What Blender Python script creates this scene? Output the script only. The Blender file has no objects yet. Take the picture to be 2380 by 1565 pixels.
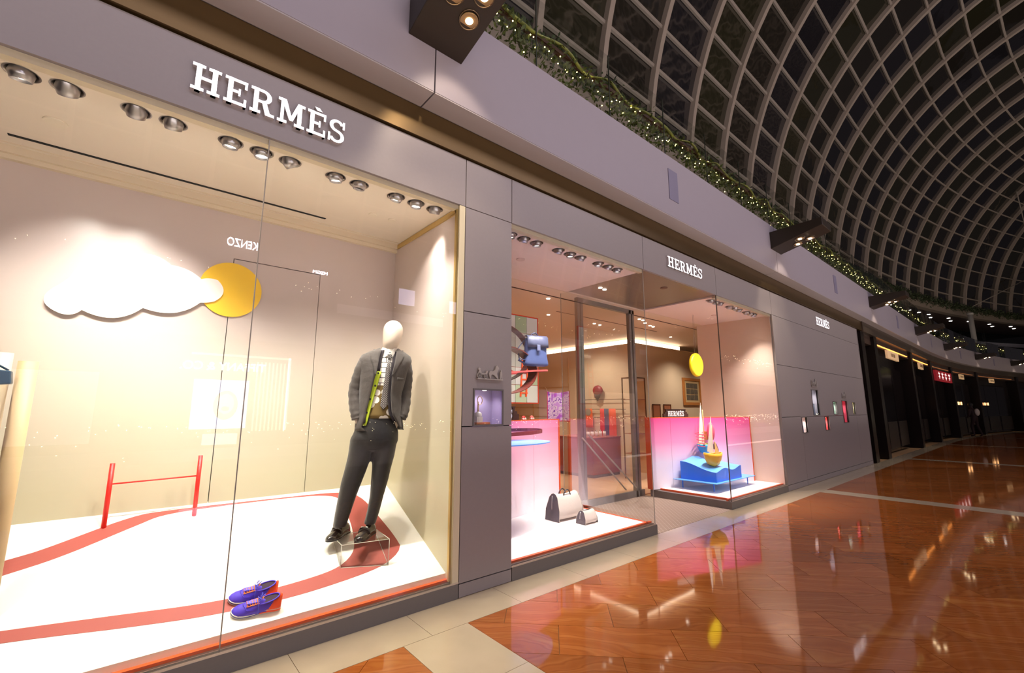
import bpy, bmesh, math, random
from mathutils import Vector, Matrix
random.seed(7)
PI = math.pi
C = bpy.context.scene.collection
sc = bpy.context.scene

# ------------------------------------------------------------------ camera
YAW, PIT, ROL = .7013, .1636, .0007
fw = Vector((math.sin(YAW)*math.cos(PIT), math.cos(YAW)*math.cos(PIT), math.sin(PIT)))
rt = Vector((math.cos(YAW), -math.sin(YAW), 0)); up = rt.cross(fw)
rt2 = math.cos(ROL)*rt + math.sin(ROL)*up; up2 = -math.sin(ROL)*rt + math.cos(ROL)*up
cam = bpy.data.objects.new('camera', bpy.data.cameras.new('camera')); C.objects.link(cam)
cam.data.sensor_width = 36; cam.data.lens = 36*1025.78/2380
cam.data.clip_start = .05; cam.data.clip_end = 400
M = Matrix((rt2, up2, -fw)).transposed().to_4x4(); M.translation = Vector((0, -3, 1.402))
cam.matrix_world = M
sc.camera = cam
# ------------------------------------------------------------------ world, large lights, exposure
w = bpy.data.worlds.new('night'); sc.world = w; w.use_nodes = True
w.node_tree.nodes['Background'].inputs[0].default_value = (.12, .10, .11, 1)
w.node_tree.nodes['Background'].inputs[1].default_value = .12
sc.view_settings.view_transform = 'Standard'; sc.view_settings.look = 'None'
sc.view_settings.exposure = 0; sc.view_settings.gamma = 1; sc.view_settings.use_curve_mapping = False
def area(name, loc, size, power, col, rot=(0, 0, 0)):
    l = bpy.data.lights.new(name, 'AREA'); l.shape = 'RECTANGLE'; l.size, l.size_y = size
    l.energy = power; l.color = col
    o = bpy.data.objects.new(name, l); C.objects.link(o); o.location = loc; o.rotation_euler = rot
    return o
def spot(name, loc, target, power, col, angle=50, blend=.6, radius=.03, parent=None):
    l = bpy.data.lights.new(name, 'SPOT'); l.energy = power; l.color = col
    l.spot_size = math.radians(angle); l.spot_blend = blend; l.shadow_soft_size = radius
    o = bpy.data.objects.new(name, l); C.objects.link(o)
    d = (Vector(target)-Vector(loc)).normalized()
    m = d.to_track_quat('-Z', 'Y').to_matrix().to_4x4(); m.translation = Vector(loc)
    if parent: o.parent = parent; o.matrix_local = parent_inv(parent) @ m
    else: o.matrix_world = m
    return o
def parent_inv(p):
    m = Matrix.LocRotScale(p.location, p.rotation_euler, p.scale)
    if p.parent: m = Matrix.LocRotScale(p.parent.location, p.parent.rotation_euler, p.parent.scale) @ m
    return m.inverted()
area('mall_down_fill', (5, -10, 11), (26, 5), 1200, (.86, .81, 1.0))  # unseen fill added above the atrium for soft overall brightness
area('canal_up_fill', (5, -8.5, -1.2), (28, 5), 2300, (1, .88, .82), (PI, 0, 0))  # unseen fill added in the void, brightens facade and ribs from below
area('canal_far_fill', (36, -10, -1.2), (30, 5), 900, (1, .84, .70), (PI, 0, 0))  # unseen fill added further along to lift the distant roof

# ------------------------------------------------------------------ helpers
def lin(c):
    if isinstance(c, str): c = [int(c[i:i+2], 16)/255 for i in (0, 2, 4)]
    return tuple(x/12.92 if x <= .04045 else ((x+.055)/1.055)**2.4 for x in c)
MATS = {}
def mat(name, col='888888', rough=.5, metal=0, emit=0, ecol=None, spec=.5, noise=0, nscale=20, bump=0, alpha=None, coat=0, sheen=0):
    if name in MATS: return MATS[name]
    m = bpy.data.materials.new(name); m.use_nodes = True; nt = m.node_tree; b = nt.nodes['Principled BSDF']
    c = lin(col); b.inputs['Base Color'].default_value = (*c, 1)
    b.inputs['Roughness'].default_value = rough; b.inputs['Metallic'].default_value = metal
    b.inputs['Specular IOR Level'].default_value = spec
    b.inputs['Coat Weight'].default_value = coat; b.inputs['Coat Roughness'].default_value = .05
    b.inputs['Sheen Weight'].default_value = sheen
    if emit:
        b.inputs['Emission Color'].default_value = (*lin(ecol or col), 1); b.inputs['Emission Strength'].default_value = emit
    if noise or bump:
        tc = nt.nodes.new('ShaderNodeTexCoord'); n = nt.nodes.new('ShaderNodeTexNoise'); n.inputs['Scale'].default_value = nscale
        n.inputs['Detail'].default_value = 4; nt.links.new(tc.outputs['Object'], n.inputs['Vector'])
        if noise:
            mx = nt.nodes.new('ShaderNodeMixRGB'); mx.blend_type = 'MULTIPLY'; mx.inputs[0].default_value = 1
            r = nt.nodes.new('ShaderNodeMapRange'); r.inputs[3].default_value = 1-noise; r.inputs[4].default_value = 1+noise*.5
            nt.links.new(n.outputs[0], r.inputs[0]); nt.links.new(r.outputs[0], mx.inputs[1]); mx.inputs[2].default_value = (*c, 1)
            nt.links.new(mx.outputs[0], b.inputs['Base Color'])
        if bump:
            bp = nt.nodes.new('ShaderNodeBump'); bp.inputs['Strength'].default_value = bump; bp.inputs['Distance'].default_value = .01
            nt.links.new(n.outputs[0], bp.inputs['Height']); nt.links.new(bp.outputs[0], b.inputs['Normal'])
    MATS[name] = m; return m
def glassmat(name, tint=(.97, .98, .97), f0=1.5, boost=1.0, rough=0):
    if name in MATS: return MATS[name]
    m = bpy.data.materials.new(name); m.use_nodes = True; nt = m.node_tree; nt.nodes.clear()
    o = nt.nodes.new('ShaderNodeOutputMaterial'); mx = nt.nodes.new('ShaderNodeMixShader')
    t = nt.nodes.new('ShaderNodeBsdfTransparent'); t.inputs[0].default_value = (*tint, 1)
    g = nt.nodes.new('ShaderNodeBsdfGlossy'); g.inputs['Roughness'].default_value = rough
    fr = nt.nodes.new('ShaderNodeFresnel'); fr.inputs[0].default_value = f0
    mm = nt.nodes.new('ShaderNodeMath'); mm.operation = 'MULTIPLY'; mm.inputs[1].default_value = boost; mm.use_clamp = True
    nt.links.new(fr.outputs[0], mm.inputs[0]); nt.links.new(mm.outputs[0], mx.inputs[0])
    nt.links.new(t.outputs[0], mx.inputs[1]); nt.links.new(g.outputs[0], mx.inputs[2]); nt.links.new(mx.outputs[0], o.inputs[0])
    MATS[name] = m; return m
class MB:
    def __init__(s): s.v = []; s.f = []; s.m = []; s.mi = 0; s.sm = []
    def add(s, vs, fs, smooth=False):
        n = len(s.v); s.v += [tuple(v) for v in vs]; s.f += [[i+n for i in f] for f in fs]
        s.m += [s.mi]*len(fs); s.sm += [smooth]*len(fs); return s
    def box(s, x0, x1, y0, y1, z0, z1):
        return s.add([(x, y, z) for x in (x0, x1) for y in (y0, y1) for z in (z0, z1)],
                     [(0, 1, 3, 2), (4, 6, 7, 5), (0, 4, 5, 1), (2, 3, 7, 6), (0, 2, 6, 4), (1, 5, 7, 3)])
    def hexa(s, p):   # 8 points: bottom 4, top 4
        return s.add(p, [(3, 2, 1, 0), (4, 5, 6, 7), (0, 1, 5, 4), (1, 2, 6, 5), (2, 3, 7, 6), (3, 0, 4, 7)])
    def quad(s, *p): return s.add(p, [tuple(range(len(p)))])
    def prism(s, poly, fn, smooth=False):  # poly list of 2d, fn(p, k) -> 3d for k=0,1
        n = len(poly); vs = [fn(p, 0) for p in poly]+[fn(p, 1) for p in poly]
        s.add(vs, [tuple(range(n))[::-1], tuple(range(n, 2*n))])
        return s.add(vs, [(i, (i+1) % n, n+(i+1) % n, n+i) for i in range(n)], smooth)
    def loft(s, rings, cap=True, closed=True, smooth=True):
        n = len(rings[0]); vs = [p for r in rings for p in r]; fs = []
        for k in range(len(rings)-1):
            for i in range(n if closed else n-1):
                j = (i+1) % n; fs.append((k*n+i, k*n+j, (k+1)*n+j, (k+1)*n+i))
        s.add(vs, fs, smooth)
        if cap: s.add(rings[0], [tuple(range(n))[::-1]], False); s.add(rings[-1], [tuple(range(n))], False)
        return s
    def tube(s, pts, r, n=10, closed=False, cap=True, flat=1):
        pts = [Vector(p) for p in pts]; rs = r if isinstance(r, (list, tuple)) else [r]*len(pts); rings = []
        pv = None
        for i, p in enumerate(pts):
            a = pts[(i-1) % len(pts)] if (closed or i > 0) else p; b = pts[(i+1) % len(pts)] if (closed or i < len(pts)-1) else p
            t = (b-a).normalized()
            if pv is None: pv = t.cross(Vector((0, 0, 1)) if abs(t.z) < .9 else Vector((1, 0, 0))).normalized()
            u = (pv - t*pv.dot(t)).normalized(); pv = u; q = t.cross(u)
            rings.append([p+rs[i]*(math.cos(2*PI*k/n)*u + flat*math.sin(2*PI*k/n)*q) for k in range(n)])
        if closed: rings.append(rings[0])
        return s.loft(rings, cap=cap and not closed)
    def cyl(s, p, r, h, n=24, r2=None, axis='z'):
        r2 = r if r2 is None else r2
        def P(a, rr, k):
            c, d = rr*math.cos(a), rr*math.sin(a)
            return {'z': (p[0]+c, p[1]+d, p[2]+k), 'y': (p[0]+c, p[1]+k, p[2]+d), 'x': (p[0]+k, p[1]+c, p[2]+d)}[axis]
        return s.loft([[P(2*PI*i/n, r, 0) for i in range(n)], [P(2*PI*i/n, r2, h) for i in range(n)]])
    def ell(s, c, a, b, h, nu=20, nv=12, rot=None):
        rings = []
        for j in range(nv+1):
            t = -PI/2+PI*j/nv; t = max(-PI/2+.02, min(PI/2-.02, t)); ring = []
            for i in range(nu):
                v = Vector((a*math.cos(t)*math.cos(2*PI*i/nu), b*math.cos(t)*math.sin(2*PI*i/nu), h*math.sin(t)))
                if rot: v = rot @ v
                ring.append(v+Vector(c))
            rings.append(ring)
        return s.loft(rings)
    def build(s, name, mats, parent=None, loc=None, rz=0):
        me = bpy.data.meshes.new(name); me.from_pydata(s.v, [], s.f)
        for m in (mats if isinstance(mats, (list, tuple)) else [mats]): me.materials.append(m)
        me.polygons.foreach_set('material_index', s.m); me.polygons.foreach_set('use_smooth', s.sm)
        bm = bmesh.new(); bm.from_mesh(me); bmesh.ops.remove_doubles(bm, verts=bm.verts, dist=1e-5)
        bmesh.ops.recalc_face_normals(bm, faces=bm.faces); bm.to_mesh(me); bm.free()
        return link(name, me, parent, loc, rz)
def link(name, me, parent=None, loc=None, rz=0):
    o = bpy.data.objects.new(name, me); C.objects.link(o)
    if loc is not None: o.location = loc
    if rz: o.rotation_euler = (0, 0, rz)
    if parent: o.parent = parent
    return o
def thing(name, label, cat, loc=(0, 0, 0), rz=0, group=None, kind=None):
    o = link(name, None, None, loc, rz); return tag(o, label, cat, group, kind)
def tag(o, label=None, cat=None, group=None, kind=None):
    if label: o['label'] = label
    if cat: o['category'] = cat
    if group: o['group'] = group
    if kind: o['kind'] = kind
    return o
def S(name, label=None, loc=(0, 0, 0)):   # empty of the setting
    o = link(name, None, None, loc); o['kind'] = 'structure'
    if label: o['label'] = label
    return o
def bevel(o, w=.004, seg=2):
    m = o.modifiers.new('bevel', 'BEVEL'); m.width = w; m.segments = seg; m.limit_method = 'ANGLE'; return o
def subd(o, l=1):
    m = o.modifiers.new('subsurf', 'SUBSURF'); m.levels = l; m.render_levels = l; return o
ORD = ['first', 'second', 'third', 'fourth', 'fifth', 'sixth', 'seventh', 'eighth', 'ninth', 'tenth', 'eleventh', 'twelfth', 'thirteenth']
S0, RC = 26.0, 85.0
def CP(s, off, z=0):
    if s <= S0: return Vector((s, off, z))
    a = (s-S0)/RC
    return Vector((S0+(RC+off)*math.sin(a), (RC+off)*math.cos(a)-RC, z))
def CA(s): return 0 if s <= S0 else -(s-S0)/RC
def strip(mb, s0, s1, prof, step=2.0, cap=True):   # sweep closed (off,z) profile along the mall curve
    n = max(1, int(math.ceil((s1-s0)/step))) if s1 > S0 else 1
    if s0 < S0 < s1: ss = [s0, S0]+[S0+(s1-S0)*k/max(1, int((s1-S0)/step)) for k in range(1, max(1, int((s1-S0)/step))+1)]
    else: ss = [s0+(s1-s0)*k/n for k in range(n+1)]
    return mb.loft([[CP(s, o, z) for o, z in prof] for s in ss], cap=cap, smooth=False)
def rect_holes(mb, x0, x1, z0, z1, holes, fn):  # plate with rectangular holes; fn(x0,x1,z0,z1) adds a block
    xs = sorted({x0, x1, *[h[0] for h in holes], *[h[1] for h in holes]}); zs = sorted({z0, z1, *[h[2] for h in holes], *[h[3] for h in holes]})
    for i in range(len(xs)-1):
        for j in range(len(zs)-1):
            cx, cz = (xs[i]+xs[i+1])/2, (zs[j]+zs[j+1])/2
            if not (x0 <= cx <= x1 and z0 <= cz <= z1): continue
            if any(h[0] < cx < h[1] and h[2] < cz < h[3] for h in holes): continue
            fn(xs[i], xs[i+1], zs[j], zs[j+1])

# ------------------------------------------------------------------ materials
panel_grey = mat('facade_panel', '958b88', .42, .1, noise=.05, nscale=40)
plinth_grey = mat('plinth_metal', '746d68', .45, .1, noise=.06, nscale=60)
dark_gap = mat('dark_gap', '141214', .7)
bronze = mat('bronze_band', '6e5838', .35, .8, noise=.15, nscale=3)
white_face = mat('bulkhead_white', '948a90', .5, noise=.03, nscale=8)
soffit_m = mat('soffit_paint', 'a39a98', .5)
alu = mat('brushed_aluminium', 'a09c9a', .25, 1)
steel = mat('dark_steel', '6a6764', .3, 1)
cream_ceiling = mat('display_ceiling', 'e6d8c6', .6)
w1wall = mat('display_wall_lacquer', 'c6bca8', .28, noise=.02, nscale=5)
w1floor = mat('display_floor', 'f3efe2', .5)
orange_trim = mat('orange_trim', 'e05a28', .4)
warmwhite = mat('warm_white', 'fff3e0', .5, emit=8, ecol='fff0dc')
signglow = mat('sign_letter_glow', 'ffffff', .5, emit=1.25, ecol='fff6f8')
pane_m = glassmat('shop_glass', boost=1.15)
rail_glass = glassmat('balustrade_glass', tint=(.84, .87, .84), boost=1.0)
pink_ceiling = mat('shop_ceiling_paint', 'e9cfc3', .6)
shop_wall = mat('shop_wall_beige', 'dcc4a6', .6)
black_m = mat('black_metal', '15110f', .35, .4)
garland_green = mat('garland_leaf', '7a8346', .5, noise=.4, nscale=15)
ivy_green = mat('ivy_leaf', '4a5638', .6, noise=.4, nscale=15)
fairy = mat('fairy_bulb', 'fff0a8', .5, emit=14, ecol='ffe58c')
rib_m = mat('roof_rib_paint', 'b4a498', .5)
purlin_m = mat('roof_purlin_paint', 'a89c92', .5)

def floor_mat():
    m = bpy.data.materials.new('veined_marble'); m.use_nodes = True; nt = m.node_tree; b = nt.nodes['Principled BSDF']; L = nt.links
    N = nt.nodes.new; geo = N('ShaderNodeNewGeometry'); sx = N('ShaderNodeSeparateXYZ'); L.new(geo.outputs['Position'], sx.inputs[0])
    def math_(op, a, bb=None):
        n = N('ShaderNodeMath'); n.operation = op
        for i, q in enumerate((a, bb)):
            if q is None: continue
            if isinstance(q, (int, float)): n.inputs[i].default_value = q
            else: L.new(q, n.inputs[i])
        return n.outputs[0]
    u = math_('MULTIPLY', math_('ADD', sx.outputs[0], sx.outputs[1]), .7071); v = math_('MULTIPLY', math_('SUBTRACT', sx.outputs[0], sx.outputs[1]), .7071)
    row = math_('FLOOR', math_('DIVIDE', math_('SUBTRACT', u, .005), .355))
    odd = math_('MODULO', math_('ADD', row, 1000), 2)
    col = math_('FLOOR', math_('DIVIDE', math_('SUBTRACT', v, math_('MULTIPLY', odd, .36)), .72))
    cv = N('ShaderNodeCombineXYZ'); L.new(row, cv.inputs[0]); L.new(col, cv.inputs[1])
    wn = N('ShaderNodeTexWhiteNoise'); L.new(cv.outputs[0], wn.inputs['Vector'])
    cv2 = N('ShaderNodeCombineXYZ'); L.new(math_('ADD', math_('MULTIPLY', u, 1.5), math_('MULTIPLY', wn.outputs['Value'], 50)), cv2.inputs[0])
    L.new(math_('MULTIPLY', v, .6), cv2.inputs[1]); L.new(math_('MULTIPLY', wn.outputs['Value'], 9), cv2.inputs[2])
    wv = N('ShaderNodeTexWave'); wv.inputs['Scale'].default_value = 1.3; wv.inputs['Distortion'].default_value = 16; wv.inputs['Detail'].default_value = 4
    wv.inputs['Detail Scale'].default_value = .9; L.new(cv2.outputs[0], wv.inputs['Vector'])
    ns = N('ShaderNodeTexNoise'); ns.inputs['Scale'].default_value = 1.6; ns.inputs['Detail'].default_value = 6; L.new(cv2.outputs[0], ns.inputs['Vector'])
    cr = N('ShaderNodeValToRGB'); e = cr.color_ramp.elements
    e[0].color = (*lin('98501f'), 1); e[1].color = (*lin('c98848'), 1)
    for p, c in ((.30, 'a55a26'), (.46, 'b0642c'), (.52, 'a05624'), (.60, 'b96e34'), (.68, 'a85e28'), (.8, 'bf7838')): q = e.new(p); q.color = (*lin(c), 1)
    L.new(math_('ADD', math_('MULTIPLY', wv.outputs['Fac'], .30), math_('MULTIPLY', ns.outputs['Fac'], .75)), cr.inputs[0])
    mx = N('ShaderNodeMixRGB'); mx.blend_type = 'MULTIPLY'; mx.inputs[0].default_value = 1; L.new(cr.outputs[0], mx.inputs[1])
    vv = N('ShaderNodeMapRange'); vv.inputs[3].default_value = .82; vv.inputs[4].default_value = 1.12; L.new(wn.outputs['Value'], vv.inputs[0]); L.new(vv.outputs[0], mx.inputs[2])
    L.new(mx.outputs[0], b.inputs['Base Color'])
    b.inputs['Roughness'].default_value = .05; b.inputs['Specular IOR Level'].default_value = .75
    n2 = N('ShaderNodeTexNoise'); n2.inputs['Scale'].default_value = 1.7; n2.inputs['Detail'].default_value = 1; L.new(geo.outputs['Position'], n2.inputs['Vector'])
    bp = N('ShaderNodeBump'); bp.inputs['Strength'].default_value = .05; bp.inputs['Distance'].default_value = .015; L.new(n2.outputs[0], bp.inputs['Height']); L.new(bp.outputs[0], b.inputs['Normal'])
    return m
marble = floor_mat()
cream_stone = mat('cream_stone', 'c9b595', .12, noise=.10, nscale=5, spec=.6)
grout = mat('grout', 'a8845c', .6)

# ================================================================== SETTING
# ---- floor: slab bed, cream border slabs, cream cross strips, diagonal marble tiles
mb = MB(); strip(mb, -12, 14.85, [(2.5, -.3), (2.5, -.012), (-5, -.012), (-5, -.3)]); strip(mb, 14.85, 70, [(1.5, -.3), (1.5, -.012), (-5, -.012), (-5, -.3)])
fl = mb.build('floor', grout); fl['kind'] = 'structure'
slab_n = 0
def slab(x0, x1, y0, y1, m, name):
    b = MB(); g = .0015; b.hexa([CP(x0+g, y0+g, -.011), CP(x1-g, y0+g, -.011), CP(x1-g, y1-g, -.011), CP(x0+g, y1-g, -.011),
                                CP(x0+g, y0+g, 0), CP(x1-g, y0+g, 0), CP(x1-g, y1-g, 0), CP(x0+g, y1-g, 0)])
    return b.build(name, m, fl)
for k in range(-4, 45): slab(.83+.75*k, .83+.75*(k+1), -.36, .0, cream_stone, 'border_slab')
b = MB(); strip(b, 34.58, 70, [(.0, -.011), (.0, 0), (-.36, 0), (-.36, -.011)]); b.build('border_slab', cream_stone, fl)
STR = [(-6.45, -6.05), (1.38, 1.845), (9.17, 9.53), (17.1, 17.45), (25.3, 25.65), (33.5, 33.85), (41.7, 42.05), (49.9, 50.25)]
for a, b_ in STR:
    y = -.36
    for k in range(8): slab(a, b_, y-.6, y, cream_stone, 'cross_slab'); y -= .6
def clip(poly, ax, val, keep):   # keep 'lt' or 'gt'
    out = []
    for i in range(len(poly)):
        p, q = poly[i], poly[(i+1) % len(poly)]
        ip = (p[ax] <= val) if keep == 'lt' else (p[ax] >= val); iq = (q[ax] <= val) if keep == 'lt' else (q[ax] >= val)
        if ip: out.append(p)
        if ip != iq:
            t = (val-p[ax])/(q[ax]-p[ax]); out.append(tuple(p[k]+t*(q[k]-p[k]) for k in (0, 1)))
    return out
tiles = []
gaps = [(STR[i][1], STR[i+1][0]) for i in range(3)]
for ga, gb in gaps:
    for r in range(-30, 60):
        for c in range(-10, 50):
            u0 = .005+r*.355; v0 = c*.72+(.36 if r % 2 else 0)
            pu = [(u0, v0), (u0+.355, v0), (u0+.355, v0+.72), (u0, v0+.72)]
            p = [((u+v)*.70711, (u-v)*.70711) for u, v in [(a+.0015*s1, b_+.0015*s2) for (a, b_), (s1, s2) in zip(pu, ((1, 1), (-1, 1), (-1, -1), (1, -1)))]]
            for ax, val, kp in ((0, ga+.0015, 'gt'), (0, gb-.0015, 'lt'), (1, -.3615, 'lt'), (1, -5.0, 'gt')):
                if p: p = clip(p, ax, val, kp)
            if len(p) >= 3:
                cx, cy = sum(q[0] for q in p)/len(p), sum(q[1] for q in p)/len(p)
                d = Vector((cx, cy+3, -1.4)); z = d.dot(fw)
                if z > .3 and abs(d.dot(rt)/z) < 1.3 and d.dot(up)/z > -.95: tiles.append((d.length, p))
                else: tiles.append((d.length+200, p))
tiles.sort(key=lambda t: t[0])
far = MB()
for i, (d, p) in enumerate(tiles):
    t = MB() if i < 290 else far
    t.prism(p, lambda q, k: (q[0], q[1], -.011+.011*k))
    if i < 290: t.build('marble_tile', marble, fl)
for i in range(3, len(STR)-1): strip(far, STR[i][1]+.002, STR[i+1][0]-.002, [(-.362, -.011), (-.362, 0), (-5, 0), (-5, -.011)])
strip(far, STR[-1][1], 70, [(-.362, -.011), (-.362, 0), (-5, 0), (-5, -.011)])
o = far.build('marble_tile_field', marble, fl); o['kind'] = 'stuff'
# ---- facade
X1, X2, X3, X4, X5, X6 = 2.005, 2.528, 4.684, 6.635, 8.80, 14.80
ZT, ZF, ZS = 3.13, 3.575, .105
wf = S('wall_front', 'grey metal panel shopfront wall with flush dark joints')
def panel(x0, x1, z0, z1, holes=(), m=None, name='panel', y0=-.004, y1=.03):
    g = .004; b = MB()
    rect_holes(b, x0+g, x1-g, z0+g, z1-g, holes, lambda a, b1, c, d: b.box(a, b1, y0, y1, c, d))
    return b.build(name, m or panel_grey, wf)
for a, b_ in ((-3.2, X1), (X1, X2), (X2, X3), (X3, X4), (X4, X5), (X5, X6)): panel(a, b_, ZT, ZF, name='fascia_panel')
b = MB(); b.box(-3.2, X6, .03, .06, ZT+.01, ZF); rect_holes(b, X1, X2, 0, ZT, [(2.112, 2.430, 1.265, 1.572)], lambda a, b1, c, d: b.box(a, b1, .03, .06, c, d))
b.box(-3.2, X6-.02, .03, .12, ZF-.01, ZF+.02)
rect_holes(b, X5, X6, 0, ZT, [], lambda a, b1, c, d: b.box(a, b1, .2, .24, c, d))
b.build('backing', dark_gap, wf)
for c, d in ((2.21, ZT), (.10, 1.265), (0, .10)): panel(X1, X2, c, d)
panel(X1, X2, 1.265, 2.21, [(2.112, 2.430, 1.265, 1.572)])
NICHE = [(10.53, 10.95, 1.284, 1.81), (9.80, 10.12, .955, 1.262), (11.22, 11.50, .962, 1.262), (11.91, 12.20, 1.291, 1.583), (12.61, 13.05, 1.092, 1.612), (13.50, 13.75, 1.286, 1.586)]
LJ = [X5, 9.80, 13.77, X6]
for c, d in ((2.21, ZT),): panel(X5, X6, c, d)
panel(X5, X6, 1.265, 2.21, [n for n in NICHE if n[3] > 1.3 and n[0] != 12.61]+[(12.61, 13.05, 1.265, 1.612)])
for i in range(3): panel(LJ[i], LJ[i+1], .10, 1.265, [(n[0], n[1], n[2], min(n[3], 1.265)) for n in NICHE if LJ[i] <= n[0] < LJ[i+1] and n[2] < 1.26])
for i in range(3): panel(LJ[i], LJ[i+1], 0, .10)
b = MB(); b.box(X6, X6+.03, -.01, .3, 0, ZF); b.build('end_return', panel_grey, wf)
# bronze reveal band above the fascia, bulkhead with joints
b = MB(); strip(b, -4, X6+.5, [(-.03, 3.583), (-.03, 3.84), (.2, 3.84), (.2, 3.583)]); o = b.build('trim_1', bronze); o['kind'] = 'structure'; o['label'] = 'long bronze metal band above the grey fascia'
b = MB(); strip(b, X6+.5, 66, [(-.06, 3.56), (-.06, 3.84), (.2, 3.84), (.2, 3.56)]); o = b.build('trim_2', mat('bronze_far', '5d5045', .4, .7)); o['kind'] = 'structure'
blk = S('wall_bulkhead', 'pale lilac white bulkhead band above the shops with vertical joints')
JS = [-5.52, 1.53, 8.58, 15.63, 22.68, 29.73, 36.78, 43.83, 50.88, 57.93, 64.98]
for i in range(len(JS)-1):
    b = MB(); strip(b, JS[i]+.006, JS[i+1]-.006, [(-.25, 3.85), (-.25, 4.69), (.1, 4.69), (.1, 3.85)], cap=True); b.build('panel', white_face, blk)
    b = MB(); strip(b, JS[i]+.006, JS[i+1]-.006, [(-.246, 3.84), (-.246, 3.85), (-.035, 3.85), (-.035, 3.84)]); b.build('soffit_panel', soffit_m, blk)
b = MB(); strip(b, -6, 66, [(-.20, 3.86), (-.20, 4.66), (6.8, 4.66), (6.8, 4.3), (.12, 4.3), (.12, 3.86)]); b.build('slab_core', dark_gap, blk)
for s in (5.08, 12.2, 19.2, 26.3, 33.4, 40.4):
    b = MB(); p = CP(s, -.254); b.box(-.11, .11, -.004, .004, 4.075, 4.50); b.build('vent_grille', mat('vent_grey', '777083', .5), blk, loc=(p.x, p.y, 0), rz=CA(s))
# ---- display window platforms, plinths, ceilings
pl = S('trim_plinth', 'dark grey plinth running under the display windows')
def poly_slab(mb, pts, z0, z1): mb.prism(pts, lambda q, k: (q[0], q[1], z0+(z1-z0)*k))
b = MB(); b.box(-3.2, X1-.005, -.005, .25, 0, ZS); b.build('plinth', plinth_grey, pl)
b = MB(); poly_slab(b, [(X2+.004, -.005), (X3+.02, -.005), (X3+.02, 1.40), (X2+.004, 1.25)], 0, ZS); b.build('plinth', plinth_grey, pl)
b = MB(); poly_slab(b, [(X4-.03, -.005), (X5-.004, -.005), (X5-.004, .6), (X4-.03, 1.3)], 0, ZS); b.build('plinth', plinth_grey, pl)
pane_side = glassmat('shop_side_glass', boost=.45)
def pane(x0, y0, x1, y1, z0, z1, parent, name='pane', t=.012):
    d = Vector((x1-x0, y1-y0, 0)).normalized(); n = Vector((-d.y, d.x, 0))*t/2; b = MB(); a, c = Vector((x0, y0, 0)), Vector((x1, y1, 0))
    # single optical sheet with edge strips
    b.quad((x0, y0, z0), (x1, y1, z0), (x1, y1, z1), (x0, y0, z1))
    o = b.build(name, pane_side if x0 == x1 else pane_m, parent)
    return o
edge_m = mat('glass_edge_grey', '9a9082', .3)
def edge(x, y, z0, z1, parent, m=edge_m, r=.0035):
    b = MB(); b.box(x-r, x+r, y-r, y+r, z0, z1); return b.build('glass_edge', m, parent)
wn1 = S('window_1', 'wide cloud display window glass in two sheets'); wn2 = S('window_2', 'corner glass of the bag display window'); wn3 = S('window_3', 'corner glass of the boat display window')
YG = .012
for a, b_ in ((-3.2, -1.10), (-1.095, .483), (.49, X1-.02)): pane(a, YG, b_, YG, ZS+.01, ZT, wn1)
edge(.4865, YG, ZS, ZT, wn1, r=.003); edge(-1.0975, YG, ZS, ZT, wn1, r=.004)
pane(X2, YG, X3, YG, ZS+.01, ZT, wn2); pane(X3, YG, X3, 1.42, ZS+.01, ZT, wn2); edge(X3, YG, ZS, ZT, wn2); edge(X3, 1.42, ZS, ZT, wn2)
pane(X4, YG, X5, YG, ZS+.01, ZT, wn3); pane(X4, YG, X4, 1.2, ZS+.01, ZT, wn3); edge(X4, YG, ZS, ZT, wn3, mat('gun_metal', '6a6258', .3, .5), .006)
for wn, a, b_ in ((wn1, -3.2, X1), (wn2, X2, X3), (wn3, X4, X5)):   # sill channel + orange inner strip + head channel
    b = MB(); b.box(a, b_, -.004, .0, ZS, ZS+.012); b.box(a, b_, .024, .028, ZS, ZS+.014); b.build('sill_channel', mat('sill_alu', 'cfc6bc', .3, .8), wn)
    b = MB(); b.box(a, b_, .03, .055, ZS, ZS+.012); b.build('sill_brown_strip', mat('brown_strip', '4a2e22', .5), wn)  # solid brown strip between sill channel and orange strip
    b = MB(); b.box(a, b_, .055, .085, ZS, ZS+.028); b.build('orange_strip', orange_trim, wn)
    b = MB(); b.box(a, b_, .022, .075, 3.094, ZT+.02); b.build('head_channel', mat('head_beige', 'd2c2a6', .5), wn)
for wn, x, y in ((wn2, X3, 1.39), (wn3, X4, 1.17)):
    sg = -1 if wn == wn2 else 1
    b = MB(); b.box(min(x+sg*.055, x+sg*.085), max(x+sg*.055, x+sg*.085), .05, y, ZS, ZS+.028); b.build('orange_strip', orange_trim, wn)
b = MB(); b.box(1.948, 2.003, -.002, .03, ZS, ZT); b.build('jamb', mat('jamb_cream', 'd8cba8', .4), wn1)
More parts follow.
